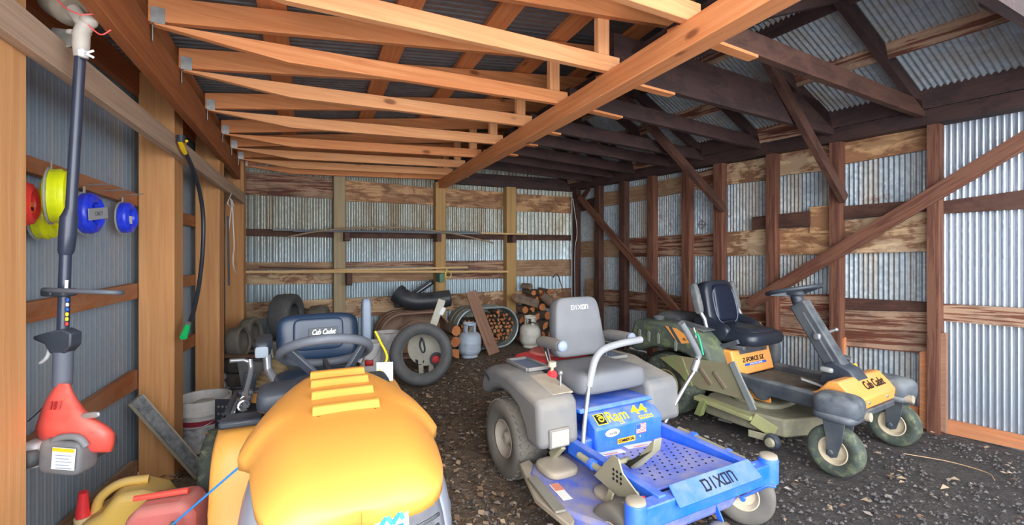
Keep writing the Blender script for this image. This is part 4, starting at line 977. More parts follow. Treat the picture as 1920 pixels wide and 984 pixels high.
# casters
for s_ in (-1, 1):
    cv = G().sq((1.29, s_ * .40, .435), (.27, .23, .16), (.6, .55), rotz(-s_ * .12)).build('caster_cover', gen('scuffed_black', (74, 82, 94), (52, 58, 68), .8, 9, .5, dust=(160, 164, 164), damt=.55) if s_ < 0 else bpy.data.materials['scuffed_black'], Z)
    G().sq((1.29, s_ * .40, .375), (.25, .25, .06), (.5, .5)).build('cover_skirt', bpy.data.materials['scuffed_black'], cv)
    G().lathe([(0, 0), (.028, 0), (.028, .05), (0, .05)], (1.39, s_ * .33, .385), (1, 0, .1), 16).build('rod_end', TAN, cv)
    g = G()
    for q in (-1, 1):
        g.prism([(1.24, .36), (1.37, .36), (1.355, .24), (1.325, .135), (1.29, .12), (1.262, .135), (1.262, .24)], (0, s_ * .44 + q * .065, 0), (1, 0, 0), (0, 0, 1), .009)
        g.lathe([(0, 0), (.018, 0), (.015, .012), (0, .013)], (1.29, s_ * .44 + q * .069, .155), (0, q, 0), 12)
    g.box((1.305, s_ * .44, .355), (.12, .14, .014))
    g.build('caster_fork', BLKD, Z, bev=.002)
    wheel('caster_wheel', Z, (1.29, s_ * .44, .158), .158, .105, .085, TYREG, RIMT, face=-1)
# cutting deck and raised chute
plan = [(.28, -.32), (.34, -.45), (.70, -.46), (.95, -.40), (1.05, -.12), (1.05, .25), (.92, .46), (.45, .50), (.28, .30)]
dk = G().prism(plan, (0, 0, .165), (1, 0, 0), (0, 1, 0), .13).build('mower_deck', DECKO, Z, bev=.016, seg=3)
G().plank((.30, -.50, .235), (.76, -.47, .20), .03, .10).plank((.76, -.48, .20), (.90, -.43, .13), .09, .02).build('deck_shelf', gen('mossy_shelf', (150, 150, 104), (128, 126, 94), .6, 9, .75), dk, bev=.004)
G().prism([(.30, .10), (.36, .24), (.42, .24), (.40, .20), (.36, .10)], (0, -.52, 0), (1, 0, 0), (0, 0, 1), .05).build('chute_tongue', MOSS, dk, bev=.004)
G().prism([(.40, .05), (.52, .06), (.55, .14), (.44, .12)], (0, -.33, 0), (1, 0, 0), (0, 0, 1), .10).build('blade_baffle', gen('baffle_grey', (128, 130, 124), rough=.6), dk, bev=.003)
rl = G().lathe([(0, -.03), (.045, -.03), (.055, -.012), (.055, .012), (.045, .03), (0, .03)], (.90, -.47, .075), (0, 1, 0), 22).build('deck_roller', BLK, dk)
G().lathe([(0, 0), (.035, 0), (.028, .02), (0, .024)], (.90, -.50, .075), (0, -1, 0), 16).build('roller_hub', PLATE, rl)
G().plank((.74, -.50, .09), (.90, -.47, .09), .05, .012).build('roller_arm', PLATE, dk, bev=.003)
G().sq((.62, -.10, .245), (.40, .42, .05), (.4, .6)).sq((.86, .18, .245), (.3, .3, .05), (.4, .6)).build('belt_cover', DECKO, dk)
G().plank((.60, -.30, .262), (.80, -.20, .25), .01, .04).build('dark_link', BLK, dk)
ch = [(-.02, .50), (.10, .545), (.60, .575), (.66, .58), (.82, .34), (.50, .335), (.37, .32), (.28, .345), (.20, .41)]
cf = G().prism(ch, (0, -.545, 0), (1, 0, 0), (0, 0, 1), .012).build('chute_flap', gen('chute_rubber', (134, 130, 102), (120, 114, 92), .6, 6, .75, grime=(138, 112, 92), gamt=.6), Z, bev=.004)
G().prism([(-.03, .495), (.10, .54), (.20, .54), (.30, .33), (.27, .325), (.18, .40)], (0, -.555, 0), (1, 0, 0), (0, 0, 1), .014).build('moss_edge', MOSS, cf)
for x in (.37, .49): G().plank((x, -.553, .49), (x + .10, -.553, .385), .03, .016, up=(1, 0, .4)).build('flap_rib', gen('flap_rib', (128, 110, 92), (108, 94, 80), .6, 9, .75), cf, bev=.005)
G().plank((.645, -.557, .60), (.82, -.565, .29), .05, .016, up=(1, 0, .4)).build('flap_bar', gen('flap_bar', (128, 132, 132), (108, 112, 114), .6, 9, .6), cf, bev=.003)
G().plank((.35, -.46, .58), (.36, -.52, .47), .04, .012).plank((.60, -.46, .42), (.66, -.53, .50), .03, .012).build('flap_hanger', BLKD, cf)
G().tube(spl([(.31, -.535, .76), (.34, -.535, .74), (.37, -.54, .66), (.39, -.545, .60)], 6), .007, 8).build('green_cord', GREENP, Z)
G().tube(spl([(.28, -.515, .80), (.30, -.52, .76), (.31, -.525, .72)], 5), .004, 6).build('white_cord', WHT, Z)

# ------------------------------------------------------------------ red string trimmer hanging on the rail
t_ = thing('string_trimmer', 'red string trimmer hanging upside down from the grey rail', 'string trimmer', (-1.54, 1.60, 0))
def q(px, py, dy=0.0): return at(px, py, 1.6 + dy) - Vector((-1.54, 1.6, 0))
U = 1.6 / FPX
RED = gen('trimmer_red', (240, 84, 74), (232, 70, 62), .4, 14, .4, dust=(226, 150, 136), damt=.4)
TUBE = gen('dark_tube', (48, 56, 76), (40, 46, 62), .5, 20, .3)
GREYH = gen('cast_grey', (186, 180, 172), (168, 162, 154), .5, 30, .5)
G().tube([q(151, 98), q(133, 396)], 8.5 * U, 16).build('shaft', TUBE, t_)
G().tube([q(133, 392), q(131, 402), q(129, 408), q(127, 440), q(124, 470), q(122, 478)], [9 * U, 11 * U, 13 * U, 13 * U, 12 * U, 9 * U], 16).build('coupler', TUBE, t_)
G().tube([q(123, 474), q(118, 625)], 9 * U, 16).build('lower_shaft', TUBE, t_)
hd = G().tube([q(152, 108), q(152, 85), q(153, 62)], [11 * U, 13 * U, 13 * U], 18)
hd.tube([q(148, 70), q(163, 42)], [12 * U, 13 * U], 16); hd.sq(q(166, 40), (28 * U, 28 * U, 26 * U), (1, 1)); hd.tube([q(158, 45), q(138, 18)], [13 * U, 12 * U], 16)
hd.sq(q(133, 60), (16 * U, .02, 10 * U), (.8, .8))
gb = hd.build('gear_head', GREYH, t_)
sp_ = G(); a_ = Vector((-.8, .35, .5)).normalized()
sp_.lathe([(0, 0), (20 * U, 0), (30 * U, 8 * U), (33 * U, 14 * U), (34 * U, 60 * U), (28 * U, 66 * U), (0, 66 * U)], q(140, 20), a_, 28)
sp_.build('line_head', gen('line_head', (150, 140, 126), (128, 118, 104), .6, 30, .7), t_)
G().tube(spl([q(104, -4, -.05), q(125, 16, -.05), q(150, 27, -.06), (q(164, 27, -.05)), q(178, 26, -.04)], 6), .0022, 6).tube(spl([q(166, 47, -.05), q(180, 60, -.05), q(192, 65, -.05), q(208, 56, -.05)], 6), .0022, 6).build('cutting_line', gen('red_line', (255, 96, 92)), t_)
G().prism([(0, 0), (.085, .025), (.10, .07), (.04, .085), (-.055, .10), (-.05, .06)], q(108, 92, .03), (1, 0, .0), (0, .35, .9), .006).build('guard_bracket', gen('bracket_grey', (170, 164, 152), (120, 126, 132), .8, 24, .6), t_, bev=.002)
wn = G().sq(q(156, 100, -.02), (.022, .03, .03), (.6, .6)); wn.plank(q(160, 100, -.03), q(176, 95, -.03), .008, .004); wn.plank(q(160, 100, -.03), q(176, 108, -.03), .008, .004)
wn.build('wing_nut', WHT, t_, bev=.001)
lp = [q(125 + 30 + 73 * math.cos(2 * PI * i / 36), 546 + 2.5 * math.cos(2 * PI * i / 36), .075 * math.copysign(abs(math.sin(2 * PI * i / 36)) ** .6, math.sin(2 * PI * i / 36))) for i in range(36)]
lh = G().tube(lp, .0085, 10, closed=True).build('loop_handle', gen('handle_grey', (80, 86, 96), rough=.5), t_)
G().sq(q(97, 548), (.045, .05, .028), (.5, .5)).sq(q(122, 548), (.05, .06, .03), (.5, .5)).build('handle_clamp', BLK, lh)
G().prism([(-46 * U, 16 * U), (-20 * U, 24 * U), (8 * U, 30 * U), (26 * U, 22 * U), (25 * U, -2 * U), (12 * U, -16 * U), (-14 * U, -16 * U), (-24 * U, 2 * U), (-44 * U, 10 * U)], q(118, 645), (1, 0, 0), (0, 0, 1), .045).build('throttle_grip', BLK, t_, bev=.008, seg=3)
G().tube(spl([q(95, 648, -.0), q(91, 664), q(84, 674), q(74, 681)], 5), [.007] * 5 + [.0065] * 5 + [.006] * 5 + [.004], 10).build('trigger', gen('trigger_grey', (200, 204, 208), rough=.5), t_)
G().tube([q(119, 658), q(117, 722)], 14.5 * U, 18).build('sleeve', gen('sleeve_grey', (86, 92, 106), rough=.6), t_)
def ring_(px, py, hw, dep, dz=0):
    return [q(px + hw * math.copysign(abs(math.cos(a)) ** .75, math.cos(a)), py + dz * math.cos(a), dep * math.copysign(abs(math.sin(a)) ** .75, math.sin(a))) for a in [2 * PI * i / 36 for i in range(36)]]
G().loft([ring_(118, 719, 14, .028), ring_(117, 730, 19, .034), ring_(116, 748, 30, .05), ring_(119, 768, 42, .062), ring_(127, 786, 56, .072), ring_(136, 800, 70, .078), ring_(141, 812, 75, .078), ring_(143, 826, 72, .074, 6), ring_(150, 842, 60, .06, 4), ring_(150, 848, 50, .05)]).build('engine_shroud', RED, t_, sharp=50)
g = G()
for k_ in range(3): g.plank(q(97 + 8 * k_, 752, -.058 - .003 * k_), q(94 + 8 * k_, 768, -.066), .006, .004)
g.build('shroud_vents', gen('vent_dark', (150, 40, 40)), t_)
G().sq(q(200, 828, -.0), (.045, .06, .05), (.7, .7)).sq(q(180, 842, .02), (.06, .07, .05), (.6, .6)).build('muffler', BLKD, t_)
ec = G().sq(q(130, 850, -.055), (76 * U, .085, 62 * U), (.35, .35), roty(.08)).build('starter_cover', gen('starter_grey', (96, 100, 108), (80, 84, 92), .6, 20, .6, dust=DUST, damt=.3), t_)
G().tube(spl([q(98, 842, -.08), q(104, 824, -.085), q(130, 818, -.085), q(150, 822, -.085), q(162, 836, -.08)], 5), .011, 10).build('starter_handle', gen('pull_grey', (112, 114, 118), rough=.6), ec)
lb_ = card('caution_label', q(119, 860, -.102), (1, 0, -.08), (.08, 0, 1), 40 * U, 38 * U, WHT, ec)
card('label_band', q(119, 844, -.104), (1, 0, -.08), (.08, 0, 1), 38 * U, 6 * U, ORGP, lb_)
g = G()
for k_ in range(5): g.plank(q(104, 853 + 6 * k_, -.1035), q(104 + 30 - 5 * (k_ % 2), 855 + 6 * k_, -.1035), .0022, .001)
g.build('label_text', gen('label_ink', (110, 130, 160)), lb_)
ft = G().sq(q(70, 848, -.02), (38 * U, .08, 46 * U), (.4, .4)).build('fuel_tank', gen('milky_tank', (206, 208, 212), rough=.4), t_)
G().lathe([(0, 0), (15 * U, 0), (15 * U, .03), (10 * U, .036), (0, .036)], q(66, 858, -.055), (-.2, -1, .1), 18).build('tank_cap', BLKD, ft)
G().sq(q(170, 778, -.062), (34 * U, .012, 11 * U), (.6, .6), roty(-.1)).build('metal_clip', STEEL, t_)
G().tube(spl([q(52, 790, .02), q(70, 774, .0), q(84, 760, -.02)], 5), .002, 6).build('ignition_lead', BLK, t_)

for i, c_ in enumerate((BLUP, WHT, BLUP, YELP, YELP, REDPR)):
    G().sq(q(126.5 - .5 * i * .6, 562 + 9 * i, -.014), (.010, .006, .013), (.7, .7)).build('caution_dot', c_, t_)
G().plank(q(125, 525, -.0145), q(124, 545, -.0145), .010, .003).build('barcode_sticker', WHT, t_)
# ------------------------------------------------------------------ trimmer line spools on the girt
YLINE = gen('neon_line', (226, 236, 30), (206, 222, 20), .6, 40, .35)
BLINE = gen('blue_line', (30, 60, 235), (70, 90, 235), .6, 40, .3)
RLINE = gen('coral_line', (244, 72, 66), (236, 60, 56), .6, 40, .4)
PACK = gen('clear_pack', (168, 172, 176), (150, 156, 160), .5, 40, .25)
BANDG = gen('grey_band', (170, 176, 182), rough=.5)
def spool(px, py, R, m, lab, off, band=None, yaw=0.0, name='line_spool'):
    t, z = WL.hit(px, py, off); p = WL.p(t, z, off); s = thing(name, lab, 'trimmer line', p, math.atan2(WL.n.y, WL.n.x) + yaw, 'trimmer line packs on the wall')
    pr = []
    mR, mn_ = R * .74, R * .26
    for i in range(24):
        a = 2 * PI * i / 24; rr = mn_ * (1 + .08 * math.sin(9 * a)); pr.append((mR + rr * math.cos(a), rr * 1.25 * math.sin(a)))
    G().lathe(pr, (0, 0, 0), (1, 0, 0), 36, closed=True).build('coil', m, s)
    G().lathe([(R * .99, -.02), (R * 1.04, -.02), (R * 1.04, -.026), (R * .40, -.028), (R * .40, -.022)], (0, 0, 0), (1, 0, 0), 30, closed=True).build('pack', PACK, s)
    G().tube([(-.02, 0, R * .98), (-.02, 0, R * 1.3)], .012, 8, flat=.25).build('hang_tab', PACK, s)
    if band:
        c = G().box((R * .34, 0, 0), (.003, R * 2.0, R * .56), rotx(.12)).build('band', BANDG, s)
        lettering('band_text', 'ONLY', .03, (R * .34 + .002, 0, 0), (0, 1, .12), (0, -.12, 1), gen('band_ink', (110, 116, 124)), c, width=R * .8)
    else:
        c = card('pack_label', (R * .2, -R * .1, -R * .15), (0, 1, 0), (0, 0, 1), R * .62, R * .5, WHT if m is BLINE else ORGP, s)
        if m is not BLINE: card('label_block', (R * .2 + .002, -R * .1, -R * .22), (0, 1, 0), (0, 0, 1), R * .6, R * .16, BLKP, c)
    return s
spool(168, 400, .098, BLINE, 'blue trimmer line coil with a grey band, hung behind the black shaft', .075, band=True)
spool(238, 408, .088, BLINE, 'blue trimmer line coil with a small white label, hung beside the broad post', .075)
spool(110, 368, .105, YLINE, 'upper neon yellow line coil partly hidden by the trimmer shaft', .175, yaw=.25)
spool(86, 402, .102, YLINE, 'lower neon yellow line coil with an orange label', .06, yaw=.1)
spool(47, 382, .080, RLINE, 'coral red line coil beside the doorway post', .10, yaw=.2)
for px, py, qx, qy, lab in ((160, 347, 196, 335, 'long steel nail above the banded blue coil'), (192, 358, 217, 350, 'bare steel nail between the two blue coils'), (226, 366, 248, 361, 'steel nail holding the small blue coil')):
    t, z = WL.hit(px, py, .03); t2, z2 = WL.hit(qx, qy, .13)
    tag(G().tube([WL.p(t, z, .02), WL.p(t, z + .012, .14)], .0028, 8).build('wall_nail', STEEL), lab, 'nail', 'nails in the girt')

# ------------------------------------------------------------------ hose, cords at the siding wall
def on(W, px, py, off): t, z = W.hit(px, py, off); return W.p(t, z, off)
hz = thing('garden_hose', 'short black hose with a yellow shut-off hanging from the grey rail', 'hose', (0, 0, 0))
HP = [on(WL, *p_, .30) for p_ in ((347, 284), (362, 318), (375, 362), (381, 410), (380, 470), (373, 535), (361, 590), (349, 618))]
G().tube(spl(HP, 6), .0135, 12).build('hose_tube', gen('hose_black', (46, 52, 62), (36, 42, 50), .5, 20, .4), hz)
g = G().tube([on(WL, 347, 287, .30), on(WL, 342, 277, .30), on(WL, 338, 266, .30)], [.013, .016, .014], 12); g.tube([on(WL, 341, 274, .28), on(WL, 350, 264, .33)], .008, 8)
g.build('shut_off', gen('yellow_valve', (236, 196, 30), rough=.45), hz)
G().tube([on(WL, 339, 267, .30), on(WL, 339, 254, .30)], .021, 14).build('valve_collar', BLK, hz)
G().tube([on(WL, 351, 612, .30), on(WL, 344, 632, .30)], [.017, .021], 14).build('hose_end', gen('hose_green', (20, 200, 110), rough=.45), hz)
G().tube([on(WL, 353, 606, .30), on(WL, 350, 615, .30)], .017, 12).build('hose_ferrule', STEEL, hz)
ck = thing('cord_loop', 'thin white cord looped over the rail end at the gold corner post', 'cord', (0, 0, 0))
cpt = lambda px, py: on(WL, px, py, .285)
G().tube(spl([cpt(434, 362), cpt(427, 382), cpt(438, 386), cpt(432, 372), cpt(436, 392), cpt(437, 420), cpt(439, 460), cpt(437, 480), cpt(438, 500), cpt(443, 512)], 6), .0045, 6).build('cord', WHT, ck)
G().tube(spl([cpt(436, 376), cpt(430, 420), cpt(427, 460), cpt(428, 490)], 6), .0045, 6).build('cord', WHT, ck)
tag(G().plank(on(WL, 427, 405, .33), on(WL, 429, 535, .33), .03, .012, up=WL.d).build('rubber_strap', BLK), 'black rubber strap hanging at the gold corner post', 'strap')

# ------------------------------------------------------------------ things on the floor beside the siding wall
b = thing('plastic_bucket', 'dusty grey-white paint bucket with a maroon band by the siding wall', 'bucket', (-2.26, 3.36, 0))
G().lathe([(0, .01), (.135, 0), (.14, .02), (.165, .37), (.178, .372), (.178, .33), (.17, .328), (.17, .30), (.176, .298), (.176, .27), (.168, .27)], (0, 0, 0), (0, 0, 1), 40).lathe([(.16, .37), (.15, .22), (0, .22)], (0, 0, 0), (0, 0, 1), 40).build('pail', gen('grey_pail', (206, 208, 208), (186, 186, 184), .6, 9, .5, dust=DUST, damt=.4, grime=(120, 116, 112), gamt=.25), b)
G().lathe([(.1585, .20), (.1598, .235)], (0, 0, 0), (0, 0, 1), 40).build('maroon_band', gen('maroon', (142, 44, 62)), b)
G().lathe([(.152, .07), (.1575, .19)], (0, 0, 0), (0, 0, 1), 40).build('print_label', gen('pail_label', (190, 192, 196), (130, 132, 138), .9, 26, .5), b)
G().sq((.0, .02, .27), (.18, .16, .14), (.7, .7)).build('dry_filler', gen('dry_filler', (196, 192, 184), rough=.8), b)
G().tube(spl([(.172, 0, .31), (.13, -.13, .22), (.0, -.185, .19), (-.13, -.13, .22), (-.172, 0, .31)], 6), .003, 6).build('bail_handle', STEEL, b)
hb = thing('steel_hitch_plate', 'black drilled steel plate with two wooden slats beside the grey bucket', 'bracket', (-2.02, 3.20, 0))
g = G().box((0, 0, .20), (.10, .012, .40)); g.build('plate', BLK, hb, bev=.002)
g = G()
for i in range(3):
    for j in range(3): g.lathe([(0, 0), (.009, 0), (.009, .002), (0, .002)], (.005 + .028 * (i - 1), -.006, .25 + .05 * j), (0, -1, 0), 8)
g.build('bolt_holes', STEEL, hb)
for k_ in range(2): G().plank((.02, -.012, .20 - .07 * k_), (-.10, -.03, .17 - .07 * k_), .018, .008).build('slat', PINE, hb)
gt = thing('gutter_board', 'dusty board with a torn grey strip leaning across the broad gold post', 'board', (0, 0, 0))
A, Bq = Vector((-2.215, 2.70, .565)), Vector((-1.985, 2.93, .012)); up_ = Vector((.6, .2, 1))
G().plank(Bq, A, .085, .035, up=Vector((-.3, -1, .25))).build('board', gen('dusty_board', (196, 186, 164), (172, 160, 138), .6, 10, .8), gt, bev=.004)
off_ = Vector((.03, -.03, .012))
G().plank(Bq + off_, A + off_, .07, .006, up=Vector((-.3, -1, .25))).build('rubber_strip', gen('torn_grey', (142, 146, 150), (84, 88, 94), .9, 24, .7), gt)
gc = thing('fuel_can', 'dusty yellow plastic fuel can with a red spout by the siding wall', 'fuel can', (-1.75, 2.10, 0), .5)
YC = gen('can_yellow', (220, 182, 84), (206, 166, 70), .5, 6, .55, dust=DUST, damt=.55)
G().prism([(-.17, 0), (.17, 0), (.175, .26), (.14, .325), (.06, .365), (-.03, .37), (-.08, .30), (-.16, .26)], (0, 0, 0), (1, 0, 0), (0, 0, 1), .20).build('can_body', YC, gc, bev=.03, seg=3)
G().tube(spl([(-.12, 0, .27), (-.10, 0, .34), (-.03, 0, .385), (.07, 0, .38)], 5), .02, 10).build('can_handle', YC, gc)
sp = G().tube([(-.155, -.01, .25), (-.16, -.01, .30), (-.155, -.02, .385)], [.03, .024, .017], 14).build('spout', gen('spout_red', (226, 54, 62), rough=.45), gc)
G().tube([(-.155, -.01, .235), (-.157, -.01, .275)], .034, 14).build('spout_collar', gen('spout_cream', (216, 196, 150), rough=.5), gc)
rc = thing('fuel_can', 'faded red plastic fuel can standing by the tractor tyre', 'fuel can', (-1.44, 1.93, 0), .2)
RC = gen('can_red', (206, 106, 104), (190, 84, 84), .6, 6, .6, dust=(206, 170, 156), damt=.5)
G().prism([(-.13, 0), (.12, 0), (.125, .36), (.09, .415), (-.08, .405), (-.13, .36)], (0, 0, 0), (1, 0, 0), (0, 0, 1), .18).build('can_body', RC, rc, bev=.03, seg=3)
G().tube([(-.12, -.02, .422), (.08, -.02, .435)], .012, 8).build('can_handle', gen('handle_coral', (240, 90, 76)), rc)
fl_ = thing('rubber_gaiter', 'dusty black rubber gaiter leaning on the faded red can, tied to the blue cord', 'gaiter', (-1.33, 1.72, 0), .2)
rg = []
for k_ in range(9):
    f = k_ / 8; hw = .10 * (1 - f) ** .7 + .006; d_ = .06 * (1 - f) + .006
    rg.append([Vector((.05 * f + hw * math.cos(a) * (1 + .12 * math.sin(3 * a)), d_ * math.sin(a), .42 * f)) for a in [2 * PI * i / 24 for i in range(24)]])
G().loft(rg).build('gaiter_body', gen('gaiter_black', (62, 66, 74), (40, 44, 50), .8, 10, .6, dust=(150, 146, 140), damt=.5), fl_)
tg = G(); e1 = Vector((-1.28, 1.73, .41)); e2 = Vector((-1.375 + .41, 1.92 + .10, .585)); e2 = at(457, 868, 1.70) + Vector((0, 0, .0))
tag(G().tube([e1 + (e2 - e1) * (i / 10) for i in range(11)], .0042, 8).build('bungee_cord', gen('cord_blue', (40, 140, 226), rough=.5)), 'bright blue elastic cord stretched from the gaiter to the tractor hood', 'cord')
for i, (p0, p1, lab) in enumerate(((floor_at(440, 697), (428, 565), 'thin wooden stick with a white tip leaning in the back corner'), (floor_at(446, 697), (443, 560), 'square wooden stick leaning in the back corner'))):
    tp_ = at(p1[0], p1[1], 5.36); p0 = at(436 + 6 * i, 697, 5.25); p0.z = 0.0
    s = thing('wooden_stick', lab, 'stick', (0, 0, 0), 0, 'sticks in the back corner')
    G().plank(p0, tp_, .03, .022 + .008 * i, up=(1, 0, 0)).build('shaft', PINE, s)
    if not i: G().plank(tp_, tp_ + (tp_ - p0).normalized() * .05, .03, .022, up=(1, 0, 0)).build('white_tip', WHT, s)

# tyres in the back corner
def tyre_thing(c, R, W, rim, ax, lab, m=TYRED, lugs=None, group='loose tyres in the back corner'):
    s = thing('loose_tyre', lab, 'tyre', (c[0], c[1], c[2]), 0, group)
    t = G().lathe(tyre_profile(R, W, rim), (0, 0, 0), ax, 48, closed=True).build('carcass', m, s)
    if lugs: tread(s, (0, 0, 0), R, W, lugs[0], lugs[1], m, ax, lugs[2])
    return s
tyre_thing((-2.74, 5.38, .10), .26, .20, .16, (0, 0, 1), 'dusty tyre lying flat under the tall ribbed tyre')
tyre_thing((-2.74, 5.38, .305), .255, .20, .16, (0, 0, 1), 'tyre lying flat directly below the tall ribbed tyre')
tyre_thing((-2.63, 5.36, .408 + .255), .255, .24, .14, (1, .05, .05), 'tall ribbed garden tyre standing on the flat tyres in the corner', TYREB, (40, 6, .007))
tyre_thing((-2.83, 4.86, .088), .22, .17, .12, (0, 0, 1), 'small tyre lying flat on the floor behind the silver bin')
tyre_thing((-2.78, 4.66, .352 + .15), .15, .13, .12, (1, .12, .1), 'worn smooth tyre standing lowest of the corner tyres', TYRED)
tyre_thing((-2.85, 5.01, .352 + .175), .17, .13, .10, (1, .08, .1), 'narrow treaded tyre standing between the worn one and the tall one', TYRED, (36, 4, .005))
tyre_thing((-2.40, 5.70, .372), .37, .22, .20, (.95, .25, .0), 'pale dusty tyre showing only its top behind the navy seat', TYRED, (44, 5, .006))
tyre_thing((-2.83, 4.86, .264), .215, .17, .12, (0, 0, 1), 'small tyre lying flat, second of the two behind the silver bin')
bn = thing('metal_bin', 'open silver sheet-metal bin in front of the corner tyres', 'bin', (-2.47, 4.54, 0), -.2)
g = G()
for s_ in (-1, 1):
    g.slab([(s_ * .17, -.13, .36), (s_ * .17, .13, .36), (s_ * .13, .10, 0), (s_ * .13, -.10, 0)], (s_, 0, 0), .004); g.slab([(-.17, s_ * .13, .36), (.17, s_ * .13, .36), (.13, s_ * .10, 0), (-.13, s_ * .10, 0)], (0, s_, 0), .004)
g.box((0, 0, .004), (.26, .20, .006)); g.build('bin_body', BIN, bn)
G().tube([(-.17, -.13, .36), (.17, -.13, .36), (.17, .13, .36), (-.17, .13, .36)], .007, 8, closed=True).build('rolled_rim', STEEL, bn)
cb = thing('glass_jar', 'small dusty jar standing in the silver bin', 'jar', (-2.43, 4.58, .01))
G().lathe([(0, 0), (.045, 0), (.045, .38), (.036, .41), (.036, .44), (0, .44)], (0, 0, 0), (0, 0, 1), 20).build('jar_body', gen('dusty_jar', (188, 184, 162), (150, 150, 130), .6, 20, .4), cb)
bl = thing('bellows_duct', 'ribbed brown bellows duct leaning on the silver bin', 'duct', (-2.28, 4.18, 0), .2)
pr = []
for i in range(19): pr.append((.075 + .07 * (1 - i / 18) + (.012 if i % 2 else -.006), .02 + i * .021))
G().lathe(pr, (0, 0, .04), (.30, .25, .9), 26).build('ribbed_skin', gen('bellows_brown', (168, 148, 112), (110, 96, 74), .7, 12, .7), bl, solid=.006)
g = G()
cn = thing('crushed_can', 'crumpled silver can on the floor by the gold post', 'can', (-2.74, 4.38, 0))
rg = []
for k_ in range(12):
    r = .062 + .008 * math.sin(k_ * 2.2); rg.append([Vector((r * math.cos(a) + .02 * math.sin(k_ * .7) - .014 * k_ * .5, r * math.sin(a), .02 + .021 * k_)) for a in [2 * PI * i / 20 for i in range(20)]])
G().loft(rg).build('can_body', gen('crushed_foil', (178, 180, 186), (120, 122, 126), .9, 18, .4, .4), cn)
G().tube([(-.05, 0, .262), (-.07, 0, .265)], .03, 14).build('can_rim', STEEL, cn)
tag(G().tube([(-2.92, 4.51, .391), (-2.60, 4.50, .391), (-2.36, 4.49, .391)], .022, 12).build('iron_pipe', gen('rusty_pipe', (112, 84, 72), (84, 62, 54), .7, 14, .7)), 'rusty iron pipe lying across the silver bin and the tyres', 'pipe')
sw_ = thing('coiled_cable', 'black coiled cable lying beside the silver bin', 'cable', (-2.40, 4.30, 0))
G().tube([(-.16 + .10 * math.cos(i * .3), .02 * math.sin(i * .2) + .10 * math.sin(i * .3), .015 + .0022 * i) for i in range(64)], .012, 8).build('coil', BLK, sw_)

# ------------------------------------------------------------------ buckets, tyre and tanks at the back wall
PAIL = gen('white_pail', (224, 226, 230), (206, 208, 212), .5, 6, .45, dust=DUST, damt=.3, grime=(170, 160, 142), gamt=.25)
def pail(loc, r, h, lab):
    b = thing('plastic_bucket', lab, 'bucket', loc)
    G().lathe([(0, .012), (r * .86, 0), (r * .88, .015), (r * .98, h * .8), (r * 1.03, h * .8), (r * 1.03, h * .84), (r * .99, h * .845), (r * .995, h * .89), (r * 1.05, h * .895), (r * 1.05, h * .93), (r, h * .935), (r * 1.0, h * .97), (r * 1.06, h * .975), (r * 1.06, h), (r * .97, h), (r * .9, .05), (0, .05)], (0, 0, 0), (0, 0, 1), 40).build('pail', PAIL, b)
    G().lathe([(0, h * .90), (r * .96, h * .90)], (0, 0, 0), (0, 0, 1), 30).build('contents', gen('dry_mud', (168, 156, 136), rough=.9), b)
    G().tube(spl([(r * 1.03, -.03, h * .9), (r * .7, -r * .85, h * .62), (0, -r * 1.12, h * .56), (-r * .7, -r * .85, h * .62), (-r * 1.03, -.03, h * .9)], 6), .003, 6).build('bail_handle', STEEL, b)
    return b
pail((-1.52, 5.62, 0), .155, .43, 'larger white bucket beside the standing tyre')
b2 = pail((-1.60, 5.18, 0), .125, .40, 'smaller white bucket with a red label behind the tractor seat')
g = G(); 
vs = []
for i in range(9):
    a = -PI / 2 + .75 * (i / 8 - .25)
    for z in (.155, .225): vs.append(Vector((.1235 * math.cos(a), .1235 * math.sin(a), z)))
g.add(vs, [(2 * i, 2 * i + 2, 2 * i + 3, 2 * i + 1) for i in range(8)]); g.build('red_label', REDPR, b2, solid=.002)

ax = Vector((.12, -1, .22)).normalized()
st_ = tyre_thing((-.96, 4.87, .335), .325, .20, .205, ax, 'large road tyre standing upright in front of the rusty tank', TYREB, None, None)
cvr = thing('line_trimmer_base', 'pale plastic tool with a looped handle seen through the standing tyre', 'garden tool', (-.97, 5.16, 0))
PLG = gen('pale_plastic', (196, 194, 182), (178, 176, 164), .5, 8, .55, dust=DUST, damt=.4)
g = G().lathe([(0, .05), (.06, .05), (.10, .03), (.20, .01), (.21, -.02), (0, -.02)], (0, 0, .34), (0.05, -1, .1), 32); g.build('disc_body', PLG, cvr)
G().tube(spl([(-.035, -.055, .46), (-.055, -.06, .38), (-.025, -.06, .30), (.0, -.06, .32), (-.01, -.06, .40), (-.035, -.055, .46)], 5), .010, 8).build('loop_handle', BLK, cvr)
G().lathe([(0, 0), (.075, 0), (.075, .03), (0, .03)], (.13, -.045, .22), (0, -1, .1), 24).build('wheel', BLKD, cvr)
G().lathe([(0, 0), (.045, 0), (.04, .015), (0, .018)], (.13, -.076, .223), (0, -1, .1), 20).build('red_hub', REDP, cvr)
G().lathe([(0, 0), (.05, 0), (.05, .006), (0, .006)], (-.06, -.03, .20), (0, -1, .1), 20).build('dark_opening', BLKP, cvr)
G().plank((-.04, -.02, .02), (-.06, -.02, .3), .05, .04, up=(1, 0, 0)).plank((.06, -.02, .02), (.08, -.02, .3), .05, .04, up=(1, 0, 0)).build('stand', PLG, cvr)
g = G().plank((.05, .02, .50), (.175, .06, .87), .085, .03, up=(1, 0, -.3)); g.build('arm', PLG, cvr, bev=.008)
G().plank((.16, .05, .70), (.20, .06, .78), .05, .05, up=(1, 0, -.3)).build('arm_catch', WHT, cvr, bev=.006)

